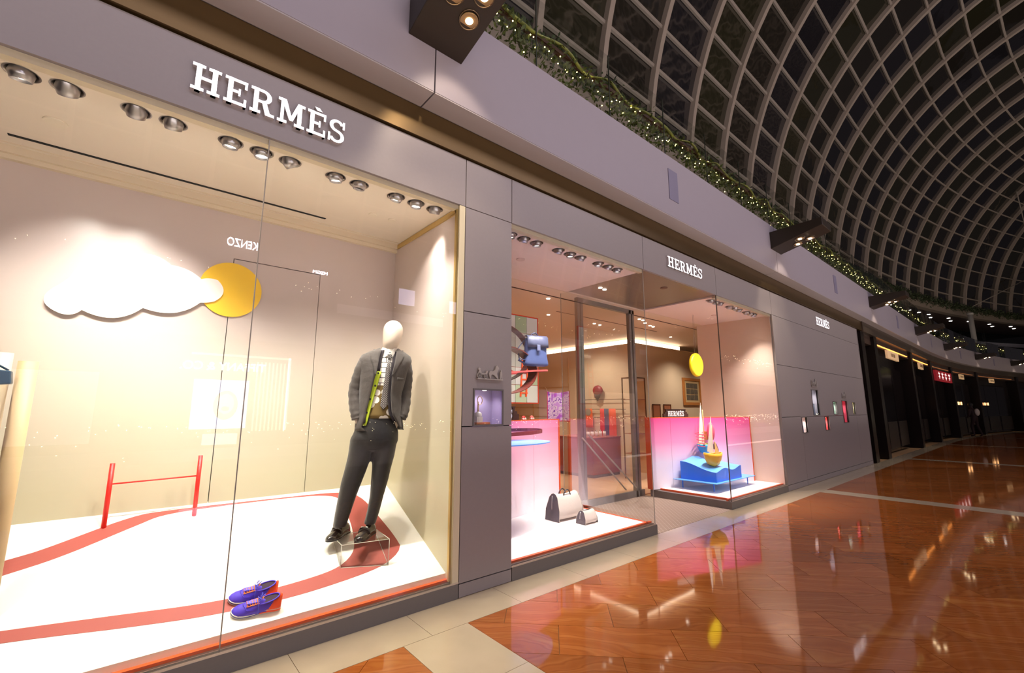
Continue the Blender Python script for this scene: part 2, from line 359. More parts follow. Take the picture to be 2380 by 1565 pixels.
# ceilings with round recesses
SP1 = [-.625, -.457, -.173, -.001, .296, .474, .650, .963, 1.141, 1.446, 1.625, 1.804]
SP2 = [2.66, 2.835, 3.014, 3.339, 3.526, 3.70, 4.015, 4.20, 4.38]
SP3 = [6.798, 6.955, 7.11, 7.46, 7.64, 7.82, 8.126, 8.29, 8.43][:9]
def ceiling(name, x0, x1, y0, y1, z, spots, m, r=.066, ys=.175):
    b = MB(); h = .082; cur = x0; z1 = z+.03
    b.box(x0, x1, y0, ys-h, z, z1); b.box(x0, x1, ys+h, y1, z, z1)
    for s in spots:
        if s-h > cur: b.box(cur, s-h, ys-h, ys+h, z, z1)
        n = 24; ci = [(s+r*math.cos(2*PI*k/n+PI/4), ys+r*math.sin(2*PI*k/n+PI/4)) for k in range(n)]
        sq = []
        for k in range(n):
            a = 2*PI*k/n+PI/4; mxx = max(abs(math.cos(a)), abs(math.sin(a))); sq.append((s+h*math.cos(a)/mxx, ys+h*math.sin(a)/mxx))
        for k in range(n):
            j = (k+1) % n; b.quad((*ci[k], z), (*ci[j], z), (*sq[j], z), (*sq[k], z)); b.quad((*ci[k], z), (*ci[j], z), (*ci[j], z1), (*ci[k], z1))
        cur = s+h
    if x1 > cur: b.box(cur, x1, ys-h, ys+h, z, z1)
    o = b.build(name, m); o['kind'] = 'structure'; return o
c1 = ceiling('ceiling', -3.2, 1.96, .03, 1.25, 3.11, SP1, cream_ceiling)
c2 = ceiling('ceiling', X2, X3, .03, 1.30, 3.11, SP2, pink_ceiling)
c3 = ceiling('ceiling', X4, 8.76, .03, 1.30, 3.11, SP3, pink_ceiling)
b = MB(); b.box(-.79, 1.145, .967, .992, 3.106, 3.112); b.build('air_slot', mat('slot_black', '0c0a09', .8), c1)
b = MB(); b.box(-3.2, 1.95, 1.10, 1.105, 3.103, 3.112); b.box(-3.2, 1.95, 1.15, 1.22, 3.06, 3.112); b.box(-3.2, 1.95, 1.18, 1.22, 3.03, 3.112); b.build('ceiling_trough', mat('trough', 'dccbb0', .6), c1)
for x in (-.545, 1.437, 1.621):
    b = MB(); b.cyl((x, .62, 3.10), .055 if x < 0 else .035, .012, 28); b.build('smoke_detector', mat('detector_white', 'e6d9c4', .5), c1)
b = MB(); b.cyl((3.22, .66, 3.10), .05, .012, 28); b.build('smoke_detector', mat('detector_pink', 'd8b8ac', .5), c2)
b = MB(); b.cyl((7.95, .66, 3.10), .05, .012, 28); b.build('smoke_detector', mat('detector_pink'), c3)
# recessed spots
def spotlights(ceil, xs, z, which, wname, hot, ys=.175, power=0, col=(1, .9, .78), aims=None, angle=60):
    for i, x in enumerate(xs):
        t = thing('recessed_spotlight', '%s silver recessed spotlight from the left in the %s ceiling' % (ORD[i], wname), 'spotlight', (x, ys, z), 0, 'recessed spotlights of the %s' % wname)
        b = MB(); n = 28
        b.loft([[(rr*math.cos(2*PI*k/n), rr*math.sin(2*PI*k/n), zz) for k in range(n)] for rr, zz in ((.072, -.002), (.064, -.003), (.062, .03), (.058, .09), (.0, .092))], cap=False)
        b.build('recess_ring', mat('recess_silver', '8d8782', .3, .9), t)
        aim = (aims[i] if aims else (x*.98, .75, .7)); d = (Vector(aim)-Vector((x, ys, z))).normalized()
        q = d.to_track_quat('-Z', 'Y').to_matrix()
        def T(v): return q @ Vector(v)+Vector((0, -.004, -.004))
        b = MB(); b.loft([[T((rr*math.cos(2*PI*k/n), rr*math.sin(2*PI*k/n), zz)) for k in range(n)] for rr, zz in ((.036, .05), (.053, .0), (.043, -.036), (.039, -.036), (.036, -.02))], cap=False)
        hd = b.build('lamp_head', mat('head_silver', 'a9a5a6', .28, .9), t)
        b = MB(); b.add([T((.036*math.cos(2*PI*k/n), .036*math.sin(2*PI*k/n), -.02)) for k in range(n)], [tuple(range(n))])
        b.build('lens', mat('lens_lit', 'ffffff', .3, emit=14, ecol='fff6e8') if i not in hot else mat('lens_off', '2a2725', .1), t)
        if power and i not in hot:
            pw = power[i] if isinstance(power, (list, tuple)) else power
            if pw:
                l = spot('bulb_light', Vector((x, ys, z))+T((0, 0, -.05)), aim, pw, col, angle=angle[i] if isinstance(angle, list) else angle, blend=.9, radius=.03)
                l.parent = t; l.location = T((0, 0, -.05))
CLD = (.0, 1.2, 2.1)
a1 = [(-.6, .9, .4), (-.35, 1.2, 2.05), (-.1, 1.2, 2.1), (.15, 1.2, 1.75), (.2, .6, .3), (.6, .3, .25), (1.75, .55, 1.5), (1.2, .5, .4), (1.0, .6, .3), (1.3, .5, 1.9), (1.5, .4, .3), (1.94, .55, 2.35)]
spotlights(c1, SP1, 3.11, wn1, 'cloud window', (8,), power=[105, 80, 90, 60, 130, 130, 36, 120, 0, 40, 110, 60], aims=a1, col=(1, .94, .86), angle=[96, 58, 54, 62, 98, 98, 70, 98, 60, 70, 98, 60])
a2 = [(2.8, .5, .1), (2.9, 1.1, .7), (3.2, .5, .1), (3.3, 1.2, .8), (3.5, .4, .1), (3.7, 1.25, .9), (4.0, .6, .1), (4.2, 1.3, .9), (4.4, .5, .1)]
spotlights(c2, SP2, 3.11, wn2, 'bag window', (), power=[100, 70, 150, 70, 150, 70, 150, 60, 120], aims=a2, col=(1, .93, .90), angle=70)
a3 = [(7.0, 1.0, .9), (7.1, .5, .1), (7.3, .9, .9), (7.5, .5, .5), (7.62, .9, 2.2), (7.8, .7, .9), (8.1, .3, .1), (8.3, .6, .9), (8.4, .3, .1)]
spotlights(c3, SP3, 3.11, wn3, 'boat window', (6,), power=[80, 160, 90, 170, 50, 90, 0, 80, 160], aims=a3, col=(1, .93, .90), angle=78)

# ---- window 1 box: raked floor, back wall with door joint, side wall
RK = (.69-.13)/1.22
def RZ(y): return .13+RK*y
def wall_grad():
    m = bpy.data.materials.new('display_wall_gradient'); m.use_nodes = True; nt = m.node_tree; bs = nt.nodes['Principled BSDF']; L = nt.links; N = nt.nodes.new
    g = N('ShaderNodeNewGeometry'); q = N('ShaderNodeSeparateXYZ'); L.new(g.outputs['Position'], q.inputs[0]); mr = N('ShaderNodeMapRange'); mr.inputs[1].default_value = .7; mr.inputs[2].default_value = 2.9; L.new(q.outputs[2], mr.inputs[0])
    cr = N('ShaderNodeValToRGB'); e = cr.color_ramp.elements; e[0].color = (*lin('c5bd9f'), 1); e[0].position = .1; e[1].color = (*lin('cbbab3'), 1); e[1].position = .8; L.new(mr.outputs[0], cr.inputs[0]); L.new(cr.outputs[0], bs.inputs['Base Color']); bs.inputs['Roughness'].default_value = .28; return m
w1wall = wall_grad()
bx = S('wall_display', 'cream lacquered box of the cloud display window')
b = MB(); b.hexa([(-3.2, .086, .06), (1.95, .086, .06), (1.95, 1.24, .06), (-3.2, 1.24, .06), (-3.2, .086, RZ(.086)), (1.95, .086, RZ(.086)), (1.95, 1.24, RZ(1.24)), (-3.2, 1.24, RZ(1.24))])
b.build('raked_floor', w1floor, bx)
for x0, x1, z0, z1 in ((-3.2, .505, .6, 3.12), (1.206, 1.96, .6, 3.12), (.505, 1.206, 2.652, 3.12), (.511, 1.201, .6, 2.645)):
    b = MB(); b.box(x0, x1, 1.22, 1.25, z0, z1); b.build('wall_panel', w1wall, bx)
b = MB(); b.box(-3.2, 1.96, 1.25, 1.28, .3, 3.14); b.box(-3.25, -3.2, 0, 1.25, 0, 3.14); b.box(-3.2, 1.96, .0, 1.28, 3.15, 3.2); b.build('backing', dark_gap, bx)
b = MB(); b.box(1.945, 1.985, .03, 1.25, .1, 3.12); b.build('side_wall', w1wall, bx)
b = MB(); b.box(1.93, 1.946, .03, 1.22, 3.06, 3.105); b.box(1.93, 1.946, .02, .045, .13, 3.1); b.build('wall_trim', mat('brass_trim', 'c9ab6c', .4, .5), bx)
# ---- entry recess, shop interior shell
ent = S('ceiling_entry', 'brushed taupe ceiling of the entrance recess')
b = MB(); b.box(X3+.01, X4-.01, .03, 1.45, 3.13, 3.17); b.build('panel', mat('entry_ceiling', '9b8a7c', .3, .6), ent)
b = MB(); b.cyl((5.634, .288, 3.12), .05, .012, 24); b.build('smoke_detector', mat('detector_brown', '6a4a3c', .5), ent)
for x, y in ((4.94, .88), (5.06, .90)):
    b = MB(); b.cyl((x, y, 3.122), .028, .01, 18); b.build('downlight', mat('downlight_lit', 'fff', .5, emit=12, ecol='fff2e4') if False else warmwhite, ent)
l = spot('silk_fill_spot', (4.9, 1.9, 3.0), (5.5, 2.3, 1.4), 100, (1, .9, 1), 45)  # added spot without a fitting, brightens the purple silk
l = spot('entry_light', (5.2, .9, 3.08), (5.4, .8, 0), 30, (1, .88, .75), 110)
b = MB(); b.box(X3+.02, X4-.03, .0, 1.45, -.01, .002); crp = b.build('carpet', [])
def carpet_mat():
    m = bpy.data.materials.new('dotted_carpet'); m.use_nodes = True; nt = m.node_tree; bs = nt.nodes['Principled BSDF']; L = nt.links; N = nt.nodes.new
    g = N('ShaderNodeNewGeometry'); mp = N('ShaderNodeMapping'); mp.inputs['Rotation'].default_value = (0, 0, PI/4); mp.inputs['Scale'].default_value = (20, 20, 20); L.new(g.outputs['Position'], mp.inputs[0])
    fr = N('ShaderNodeVectorMath'); fr.operation = 'FRACTION'; L.new(mp.outputs[0], fr.inputs[0])
    sb = N('ShaderNodeVectorMath'); sb.operation = 'SUBTRACT'; sb.inputs[1].default_value = (.5, .5, 0); L.new(fr.outputs[0], sb.inputs[0])
    ml = N('ShaderNodeVectorMath'); ml.operation = 'MULTIPLY'; ml.inputs[1].default_value = (1, 1, 0); L.new(sb.outputs[0], ml.inputs[0])
    ln = N('ShaderNodeVectorMath'); ln.operation = 'LENGTH'; L.new(ml.outputs[0], ln.inputs[0])
    lt = N('ShaderNodeMath'); lt.operation = 'LESS_THAN'; lt.inputs[1].default_value = .13; L.new(ln.outputs['Value'], lt.inputs[0])
    mx = N('ShaderNodeMixRGB'); mx.inputs[1].default_value = (*lin('a38c7c'), 1); mx.inputs[2].default_value = (*lin('cdbcac'), 1); L.new(lt.outputs[0], mx.inputs[0])
    L.new(mx.outputs[0], bs.inputs['Base Color']); bs.inputs['Roughness'].default_value = .9; return m
crp.data.materials.append(carpet_mat()); tag(crp, 'brown entrance carpet with small cream dots', 'carpet')
sh = S('wall_shop', 'beige walls and ceiling of the shop interior')
b = MB(); b.box(2.0, 13, 1.47, 9, -.02, 0); b.build('shop_floor', mat('shop_floor', 'c29a78', .35, noise=.1, nscale=6), sh)
b = MB(); b.box(-3, 14.7, 1.31, 9, 3.11, 3.15); b.build('shop_ceiling', mat('inner_ceiling', 'e2cab4', .55), sh)
b = MB(); b.box(2.6, 8.2, 1.60, 1.625, 3.104, 3.112); b.box(8.2, 14, 1.60, 1.61, 3.104, 3.112); b.box(5.5, 8.7, 2.3, 2.31, 3.104, 3.112); b.build('ceiling_slot', mat('slot_brown', '4a2c1c', .8), sh)
b = MB(); b.box(8.95, 8.99, 3.1, 8.8, 0, 2.97); b.box(8.95, 14.6, 3.09, 3.13, 0, 2.97); b.box(2, 14.6, 8.8, 8.9, 0, 3.12); b.box(1.99, 2.02, 1.3, 8.8, 0, 3.1); b.box(14.6, 14.7, .3, 8.9, 0, 3.2); b.build('wall_panel', shop_wall, sh)
b = MB(); b.box(8.93, 8.99, 3.07, 6.2, 2.95, 2.972); b.box(8.93, 14.5, 3.07, 3.09, 2.95, 2.972); b.build('cove_ledge', mat('cove_ledge', 'f4dcc0', .5), sh)
b = MB(); b.box(9.03, 9.05, 3.2, 6.15, 2.98, 3.09); b.box(9.05, 11.2, 3.17, 3.19, 2.98, 3.09); b.build('cove_light', mat('cove_glow', 'fff', .5, emit=5, ecol='ffe6c8') if False else mat('cove_glow', 'fff2e0', .5, emit=5.5, ecol='ffe9cc'), sh)
b = MB(); b.box(8.76, 8.795, .03, 1.42, .1, 3.12); b.build('side_wall', mat('side_beige', 'd9bda8', .5, noise=.03, nscale=60), sh)
b = MB(); b.box(X5-.008, X5+.002, -.006, .05, ZS, ZT); b.build('corner_strip', mat('strip_grey', '8a8078', .5), sh)
for k, (x, y, pw_) in enumerate(((3.6, 2.6, 120), (5.6, 2.6, 120), (7.6, 2.4, 120), (4.4, 5.4, 170), (6.9, 5.0, 170), (10.6, 2.2, 130), (12.6, 2.2, 80), (7.9, 4.0, 110))): spot('shop_downlight', (x, y, 3.05), (x+.3*(k == 7)*3, y+.1, 0), pw_, (1, .88, .74), 130, .9, .05)
for x, y in ((4.75, 1.75), (7.2, 1.75), (7.35, 1.77), (7.62, 1.9), (7.95, 2.0), (8.1, 2.02), (6.9, 2.6), (7.1, 2.62), (5.6, 2.6), (9.6, 2.5)):
    b = MB(); b.cyl((x, y, 3.1), .028, .01, 16); b.build('downlight', warmwhite, sh)
# door frame with push bars at the back of the recess
d1 = S('door_1', 'grey metal framed glass entrance doors behind the side glass')
for x in (5.03, 5.10, 6.36, 6.45):
    b = MB(); b.box(x, x+.055, 1.40, 1.46, 0, 3.10); b.build('post', mat('door_grey', '8a8784', .35, .6), d1)
b = MB(); b.box(5.03, 6.505, 1.40, 1.46, 3.04, 3.12); b.build('head_rail', mat('door_grey'), d1)
for z0 in (.0,): b = MB(); b.box(4.7, 6.6, 1.40, 1.44, 0, .10); b.build('kick_plate', plinth_grey, d1)
pane(5.16, 1.43, 6.36, 1.43, .1, 3.04, d1)
for k in (0, .14):
    b = MB(); b.tube([(5.05+k, 1.385, .99+k*.3), (6.06+k*2, 1.385, .15)], .012, 8); b.build('handle_bar', mat('handle_grey', 'b0a69c', .35, .2), d1)

# ================================================================== SIGNS
def sl(mb, fn, x0, x1, z0, z1): mb.prism([(x0, z0), (x1, z0), (x1, z1), (x0, z1)], fn)
def arcs(cx, cz, rx, rz, a0, a1, t, tz=None, n=14):
    tz = tz or t; o = []; i = []
    for k in range(n+1):
        a = math.radians(a0+(a1-a0)*k/n); o.append((cx+rx*math.cos(a), cz+rz*math.sin(a))); i.append((cx+(rx-t)*math.cos(a), cz+(rz-tz)*math.sin(a)))
    return o, i
def arc_strip(mb, fn, *a, **k):
    o, i = arcs(*a, **k)
    for j in range(len(o)-1): mb.prism([o[j], o[j+1], i[j+1], i[j]], fn)
def glyph(ch):   # slab serif letters in a unit-high box; returns (width, draw)
    t, h = .19, .115
    def H(m, f):
        for x in (.14, .70): sl(m, f, x, x+t, 0, 1); sl(m, f, x-.14, x+t+.12, 0, h); sl(m, f, x-.14, x+t+.12, 1-h, 1)
        sl(m, f, .2, .8, .44, .56)
    def E(m, f):
        sl(m, f, .12, .12+t, 0, 1); sl(m, f, 0, .84, 0, h); sl(m, f, 0, .84, 1-h, 1); sl(m, f, .2, .6, .45, .56); sl(m, f, .74, .84, 0, .3); sl(m, f, .74, .84, .7, 1); sl(m, f, .52, .60, .36, .65)
    def G(m, f): E(m, f); m.prism([(.30, 1.20), (.52, 1.20), (.66, 1.07), (.40, 1.07)], f)
    def Rr(m, f):
        sl(m, f, .12, .12+t, 0, 1); sl(m, f, 0, .42, 0, h); sl(m, f, 0, .5, 1-h, 1); sl(m, f, .2, .5, .44, .55)
        arc_strip(m, f, .48, .72, .36, .28, -90, 90, .19, .115)
        m.prism([(.46, .46), (.66, .46), (.80, .115), (.98, .115), (.98, 0), (.62, 0)][::1], f)
    def Mm(m, f):
        sl(m, f, .12, .26, 0, 1); sl(m, f, .84, .84+t, 0, 1); sl(m, f, 0, .40, 0, h); sl(m, f, .72, 1.16, 0, h); sl(m, f, 0, .3, 1-h, 1); sl(m, f, .86, 1.16, 1-h, 1)
        m.prism([(.12, 1), (.34, 1), (.66, .18), (.50, .18)], f); m.prism([(.50, .18), (.66, .18), (1.0, 1), (.84, 1)], f)
    def Ss(m, f):
        arc_strip(m, f, .40, .735, .36, .275, 20, 270, .18, .115); arc_strip(m, f, .40, .275, .38, .285, -160, 90, .18, .115)
        sl(m, f, .68, .78, .66, 1); sl(m, f, 0, .10, 0, .36)
    return {'H': (1.03, H), 'E': (.86, E), 'R': (.98, Rr), 'M': (1.16, Mm), 'È': (.86, G), 'S': (.80, Ss)}[ch]
def hsign(label, x0, x1, z0, z1, y=-.035, th=.03, parent=None, glow=signglow, group='illuminated shop name signs on the fascia', name='shop_sign'):
    t = parent or thing(name, label, 'sign', (x0, y, z0), 0, group)
    hgt = z1-z0; tot = sum(glyph(c)[0] for c in 'HERMÈS'); gap = .12; k = (x1-x0)/(tot+gap*5)
    x = 0 if not parent else x0
    for c in 'HERMÈS':
        wd, dr = glyph(c); b = MB(); xo = x
        if parent: dr(b, lambda p, q: (xo+p[0]*k, y-q*th, z0+p[1]*hgt))
        else: dr(b, lambda p, q: (xo+p[0]*k, .033-q*th, p[1]*hgt))
        b.mi = 0; ob = b.build('letter', [glow, mat('letter_side', 'b8b0b0', .6)], t); x += (wd+gap)*k
        for p in ob.data.polygons: p.material_index = 0 if abs(p.normal.y) > .9 else 1
    return t
hsign('large glowing white shop name letters above the cloud window', .05, .942, 3.255, 3.425)
hsign('glowing white shop name letters above the entrance recess', 5.225, 6.155, 3.285, 3.430)
hsign('small far glowing shop name letters on the blank right wall', 11.30, 12.23, 3.255, 3.43)

def emblem(name, label, x, z, w_, y=-.012, group=None):
    t = thing(name, label, 'emblem', (x, y, z), 0, group); s = w_; b = MB(); F = lambda p, k: (p[0]*s, -.0*k-.012*k, p[1]*s)
    b.prism([(0, 0), (1, 0), (1, .03), (0, .03)], lambda p, k: (p[0]*s, -.02*k, p[1]*s)); b.build('base_bar', mat('emblem_silver', 'b5aca4', .35, .4), t)
    for cx, r in ((.09, .085), (.33, .07)):
        b = MB(); o, i = arcs(cx, .03+r, r, r, 0, 360, .016, n=18)
        for j in range(18): b.prism([o[j], o[j+1], i[j+1], i[j]], F)
        for a in range(0, 180, 45): ca, sa = math.cos(math.radians(a)), math.sin(math.radians(a)); b.prism([(cx-ca*r-sa*.004, .03+r-sa*r+ca*.004), (cx+ca*r-sa*.004, .03+r+sa*r+ca*.004), (cx+ca*r+sa*.004, .03+r+sa*r-ca*.004), (cx-ca*r+sa*.004, .03+r-sa*r-ca*.004)], F)
        b.build('wheel', mat('emblem_silver', 'b5aca4', .35, .4), t)
    b = MB(); b.prism([(.05, .19), (.12, .16), (.28, .15), (.38, .17), (.42, .28), (.36, .27), (.33, .2), (.18, .2), (.12, .3), (.13, .34), (.07, .36), (.04, .31), (.08, .28)], F); b.build('carriage', mat('emblem_silver', 'b5aca4', .35, .4), t)
    b = MB(); b.prism([(.50, .04), (.53, .04), (.54, .15), (.60, .17), (.66, .15), (.80, .04), (.83, .04), (.77, .2), (.82, .3), (.86, .38), (.83, .42), (.78, .47), (.74, .44), (.70, .32), (.62, .28), (.50, .28), (.46, .2), (.47, .12)], F); b.build('horse', mat('emblem_silver', 'b5aca4', .35, .4), t)
    b = MB(); b.prism([(.90, .03), (.93, .03), (.945, .13), (.96, .03), (.99, .03), (.985, .2), (.98, .27), (.96, .28), (.965, .32), (.94, .33), (.925, .3), (.935, .28), (.91, .26), (.90, .15)], F); b.build('groom', mat('emblem_silver', 'b5aca4', .35, .4), t)
    return t
emblem('carriage_emblem', 'silver horse and carriage emblem above the small pier niche', 2.137, 1.648, .27)
emblem('carriage_emblem', 'silver carriage emblem above the tall pale niche on right wall', 10.56, 1.87, .36)
emblem('carriage_emblem', 'tiny silver carriage emblem above the tall red niche', 12.66, 1.67, .33)

# ---- niches
def niche(x0, x1, z0, z1, label, back, depth=.16, lightp=1.2, extra=None):
    t = thing('display_niche', label, 'display case', ((x0+x1)/2, 0, z0), 0, 'small lit showcases in the wall')
    w2, h = (x1-x0)/2, z1-z0; f = .013
    b = MB(); b.box(-w2, w2, -.012, .0, 0, f); b.box(-w2, w2, -.012, 0, h-f, h); b.box(-w2, -w2+f, -.012, 0, f, h-f); b.box(w2-f, w2, -.012, 0, f, h-f)
    b.build('frame', mat('niche_frame', '6c6664', .35, .3), t)
    b = MB(); b.box(-w2, w2, depth, depth+.01, 0, h); b.box(-w2-.005, -w2, 0, depth, 0, h); b.box(w2, w2+.005, 0, depth, 0, h); b.box(-w2, w2, 0, depth, -.005, 0); b.box(-w2, w2, 0, depth, h, h+.005)
    b.build('box_lining', back, t)
    b = MB(); b.quad((-w2, .004, 0), (w2, .004, 0), (w2, .004, h), (-w2, .004, h)); b.build('pane', pane_m, t)
    b = MB(); b.cyl((.02, depth*.5, h-.012), .018, .01, 16); b.build('lamp', warmwhite, t)
    l = spot('bulb_light', (0, 0, 0), (0, .0, -1), lightp, (1, .93, .92), 150, .8, .02); l.parent = t; l.location = (.02, depth*.5, h-.02); l.rotation_euler = (0, 0, 0)
    if extra: extra(t, w2, h, depth)
    return t
def ex_pier(t, w2, h, d):
    b = MB(); b.box(-w2+.05, .03, .01, .09, 0, .03); b.build('orange_block', mat('salmon_block', 'f08a5c', .5), t)
    b = MB(); b.box(-w2+.055, -w2+.115, .015, .07, .03, .075); b.ell((-w2+.085, .04, .09), .034, .03, .028); b.build('white_hat', mat('hat_white', 'f4ece4', .6), t)
    b = MB(); b.cyl((-w2+.085, .04, .11), .007, .09, 10); b.build('stem', mat('gold_stem', 'e8b890', .4), t)
    b = MB(); b.tube([(-w2+.095+.026*math.cos(a), .03, .21+.034*math.sin(a)) for a in [2*PI*k/20 for k in range(20)]], .004, 6, closed=True); b.build('bracelet', mat('bracelet_gold', 'f0d0b0', .3, .5), t)
niche(*NICHE_P if False else (2.112, 2.430, 1.265, 1.572), 'lavender lined pier showcase with a ring bracelet and white hat', mat('lavender', 'a99bc4', .6), extra=ex_pier, lightp=2.2)
def ex_bar(col, col2):
    def f(t, w2, h, d):
        b = MB(); b.box(-w2*.4, w2*.5, .05, .1, 0, h*.45); b.build('display_block', mat('blk'+col, col, .5), t)
        b = MB(); b.box(-w2*.6, -w2*.35, .06, .08, 0, h*.8); b.build('display_strip', mat('blk'+col2, col2, .5), t)
    return f
NL = [('tall pale blue niche on the right wall, highest of six', 'c8c4cc', 'a8b4c8', '8090a0'), ('orange and blue striped niche, leftmost of the lower niches', 'dcc8c0', '4060a8', 'e8702c'),
      ('red lined small niche right of the blue striped niche', 'e06060', 'd83030', 'f0b060'), ('green lined small niche above the floor of red ones', '9ab0a0', '5a8a7a', 'c0c8b8'),
      ('tall red and pink niche with gold objects', 'e0607a', 'd02c3c', 'e8a848'), ('pale yellow small niche, rightmost on the wall', 'd8d0a8', 'b8a868', 'e8e0c0')]
for n, (lb, c0, ca, cb) in zip(NICHE, NL): niche(*n, lb, mat('lining_'+c0, c0, .6), extra=ex_bar(ca, cb), lightp=7)

# ================================================================== WINDOW 1 CONTENT
def smooth_poly(pts, n=5):
    out = []
    for i in range(len(pts)):
        p0, p1, p2, p3 = [Vector(pts[(i+k-1) % len(pts)]) for k in range(4)]
        for j in range(n):
            t = j/n; out.append(tuple(.5*((2*p1)+(-p0+p2)*t+(2*p0-5*p1+4*p2-p3)*t*t+(-p0+3*p1-3*p2+p3)*t**3)))
    return out
def lobes(cs):   # scalloped outline as polylines through arcs between cusp points with bulge
    out = []
    for (x0, z0, bl), (x1, z1, _) in zip(cs, cs[1:]+cs[:1]):
        dx, dz = x1-x0, z1-z0; L = math.hypot(dx, dz); nx, nz = -dz/L, dx/L
        for k in range(10):
            t = k/10; out.append((x0+dx*t+nx*bl*4*t*(1-t)*L, z0+dz*t+nz*bl*4*t*(1-t)*L))
    return out
cl = lobes([(-.485, 2.212, .30), (-.440, 2.05, .12)][:0]+[(-.490, 2.222, -.02), (-.43, 2.30, .20), (-.12, 2.535, .16), (.10, 2.498, .10), (.30, 2.425, .10), (.41, 2.436, .28), (.405, 2.262, .06), (.312, 2.236, .17), (-.03, 2.140, .20), (-.35, 2.078, .18), (-.452, 2.04, .36)])
b = MB(); b.prism(cl, lambda p, k: (p[0], 1.203-.012*k, p[1])); o = b.build('cloud_panel', mat('cloud_white', 'fff8f2', .6)); tag(o, 'large white scalloped cloud cutout mounted on the cream wall', 'cloud decoration')
b = MB(); b.prism([(.51+.222*math.cos(a), 2.378+.228*math.sin(a)) for a in [2*PI*k/48 for k in range(48)]], lambda p, k: (p[0], 1.214-.008*k, p[1])); o = b.build('sun_disc', mat('sun_yellow', 'ffce34', .35)); tag(o, 'yellow sun disc behind the white cloud on the cream wall', 'sun decoration')
# running track painted band lying on the raked floor
def on_rake(p, h): return (p[0], p[1]-RK*h, RZ(p[1])+h)
to = smooth_poly([(-1.6, .62), (-.9, .76), (-.484, .908), (-.325, .964), (.057, 1.154), (.293, 1.185), (.9, 1.183), (1.40, 1.17), (1.56, 1.13), (1.655, 1.03), (1.715, .70), (1.735, .50), (1.721, .41), (1.60, .32), (1.40, .26), (.945, .214), (.50, .222), (.1, .275), (-.372, .355), (-1.0, .42), (-1.7, .44)], 5)
ti = smooth_poly([(-1.6, .40), (-1.0, .375), (-.372, .30), (.1, .21), (.285, .19)][:0]+[(-1.6, .50), (-.9, .66), (-.462, .797), (-.224, .888), (.10, 1.07), (.26, 1.142), (.6, 1.165), (1.1, 1.166), (1.36, 1.14), (1.46, 1.06), (1.455, .80), (1.42, .60), (1.36, .46), (1.22, .36), (1.00, .32), (.7, .305), (.4, .32), (.0, .375), (-.5, .44), (-1.1, .49)], 5)
b = MB()
N_ = 140
def resample(pl, n):
    L = [0]; 
    for i in range(len(pl)): L.append(L[-1]+math.dist(pl[i], pl[(i+1) % len(pl)]))
    out = []; j = 0
    for k in range(n):
        d = L[-1]*k/n
        while L[j+1] < d: j += 1
        t = (d-L[j])/max(1e-9, L[j+1]-L[j]); p, q = pl[j], pl[(j+1) % len(pl)]; out.append((p[0]+(q[0]-p[0])*t, p[1]+(q[1]-p[1])*t))
    return out
oo = resample(to, N_)
def nearest_chain(oo, ti):
    tt = resample(ti, 600); res = []
    for p in oo: res.append(min(tt, key=lambda q: (q[0]-p[0])**2+(q[1]-p[1])**2))
    return res
# fill outer minus inner by a robust two-polygon strip: match by nearest index parameter
ii = nearest_chain(oo, ti)
vs = [on_rake(p, .0015) for p in oo]+[on_rake(p, .0015) for p in ii]+[on_rake(p, .0) for p in oo]+[on_rake(p, .0) for p in ii]
n = N_; b.add(vs, [(i, (i+1) % n, n+(i+1) % n, n+i) for i in range(n)]+[(2*n+i, 2*n+(i+1) % n, (i+1) % n, i) for i in range(n)]+[(n+i, n+(i+1) % n, 3*n+(i+1) % n, 3*n+i) for i in range(n)])
o = b.build('running_track', mat('track_red', 'a34c42', .6)); tag(o, 'brick red running track loop laid on the white raked floor', 'track')
# red hurdle
t = thing('hurdle', 'thin red hurdle of two posts and a crossbar by the back wall', 'hurdle', (0, 0, 0))
red = mat('hurdle_red', 'f0281e', .4)
for x, y, z1 in ((-.072, 1.09, 1.04), (.417, 1.10, 1.06)):
    b = MB(); b.cyl((x, y, RZ(y)-.01), .014, z1-RZ(y)+.01, 16); b.build('post', red, t)
b = MB(); b.tube([(-.066, 1.09, .905), (.423, 1.10, .915)], .005, 8); b.build('crossbar', red, t)
# goal post column at left edge with strap of hanging bag
t = thing('round_column', 'cream round display column at the left edge with sloping flat top', 'column', (-.462, .50, 0))
b = MB(); n = 32; r = .040
b.loft([[(r*math.cos(2*PI*k/n), r*math.sin(2*PI*k/n), .30) for k in range(n)], [(r*math.cos(2*PI*k/n), r*math.sin(2*PI*k/n), 1.655+.0*math.cos(2*PI*k/n)) for k in range(n)]]); b.build('shaft', mat('column_cream', 'd6b98c', .5), t)
t = thing('round_column', 'paler cream post standing left of the round column', 'column', (-.565, .56, 0))
b = MB(); b.cyl((0, 0, .3), .036, 1.40, 28); b.build('shaft', mat('column_pale', 'e6d3b0', .5), t)
t = thing('hanging_bag', 'dark teal leather bag corner hanging at the left edge', 'bag', (-.55, .44, 1.56))
b = MB(); b.hexa([(-.14, -.03, -.05), (.05, -.02, -.03), (.05, .03, -.03), (-.14, .03, -.05), (-.14, -.03, .05), (.042, -.02, .038), (.042, .03, .038), (-.14, .03, .05)]); bevel(b.build('pouch', mat('teal_leather', '24475c', .3), t), .006)
b = MB(); b.tube([(-.1, 0, .05), (-.02, 0, .075), (.03, 0, .04)], .006, 6); b.build('strap', mat('teal_leather'), t)
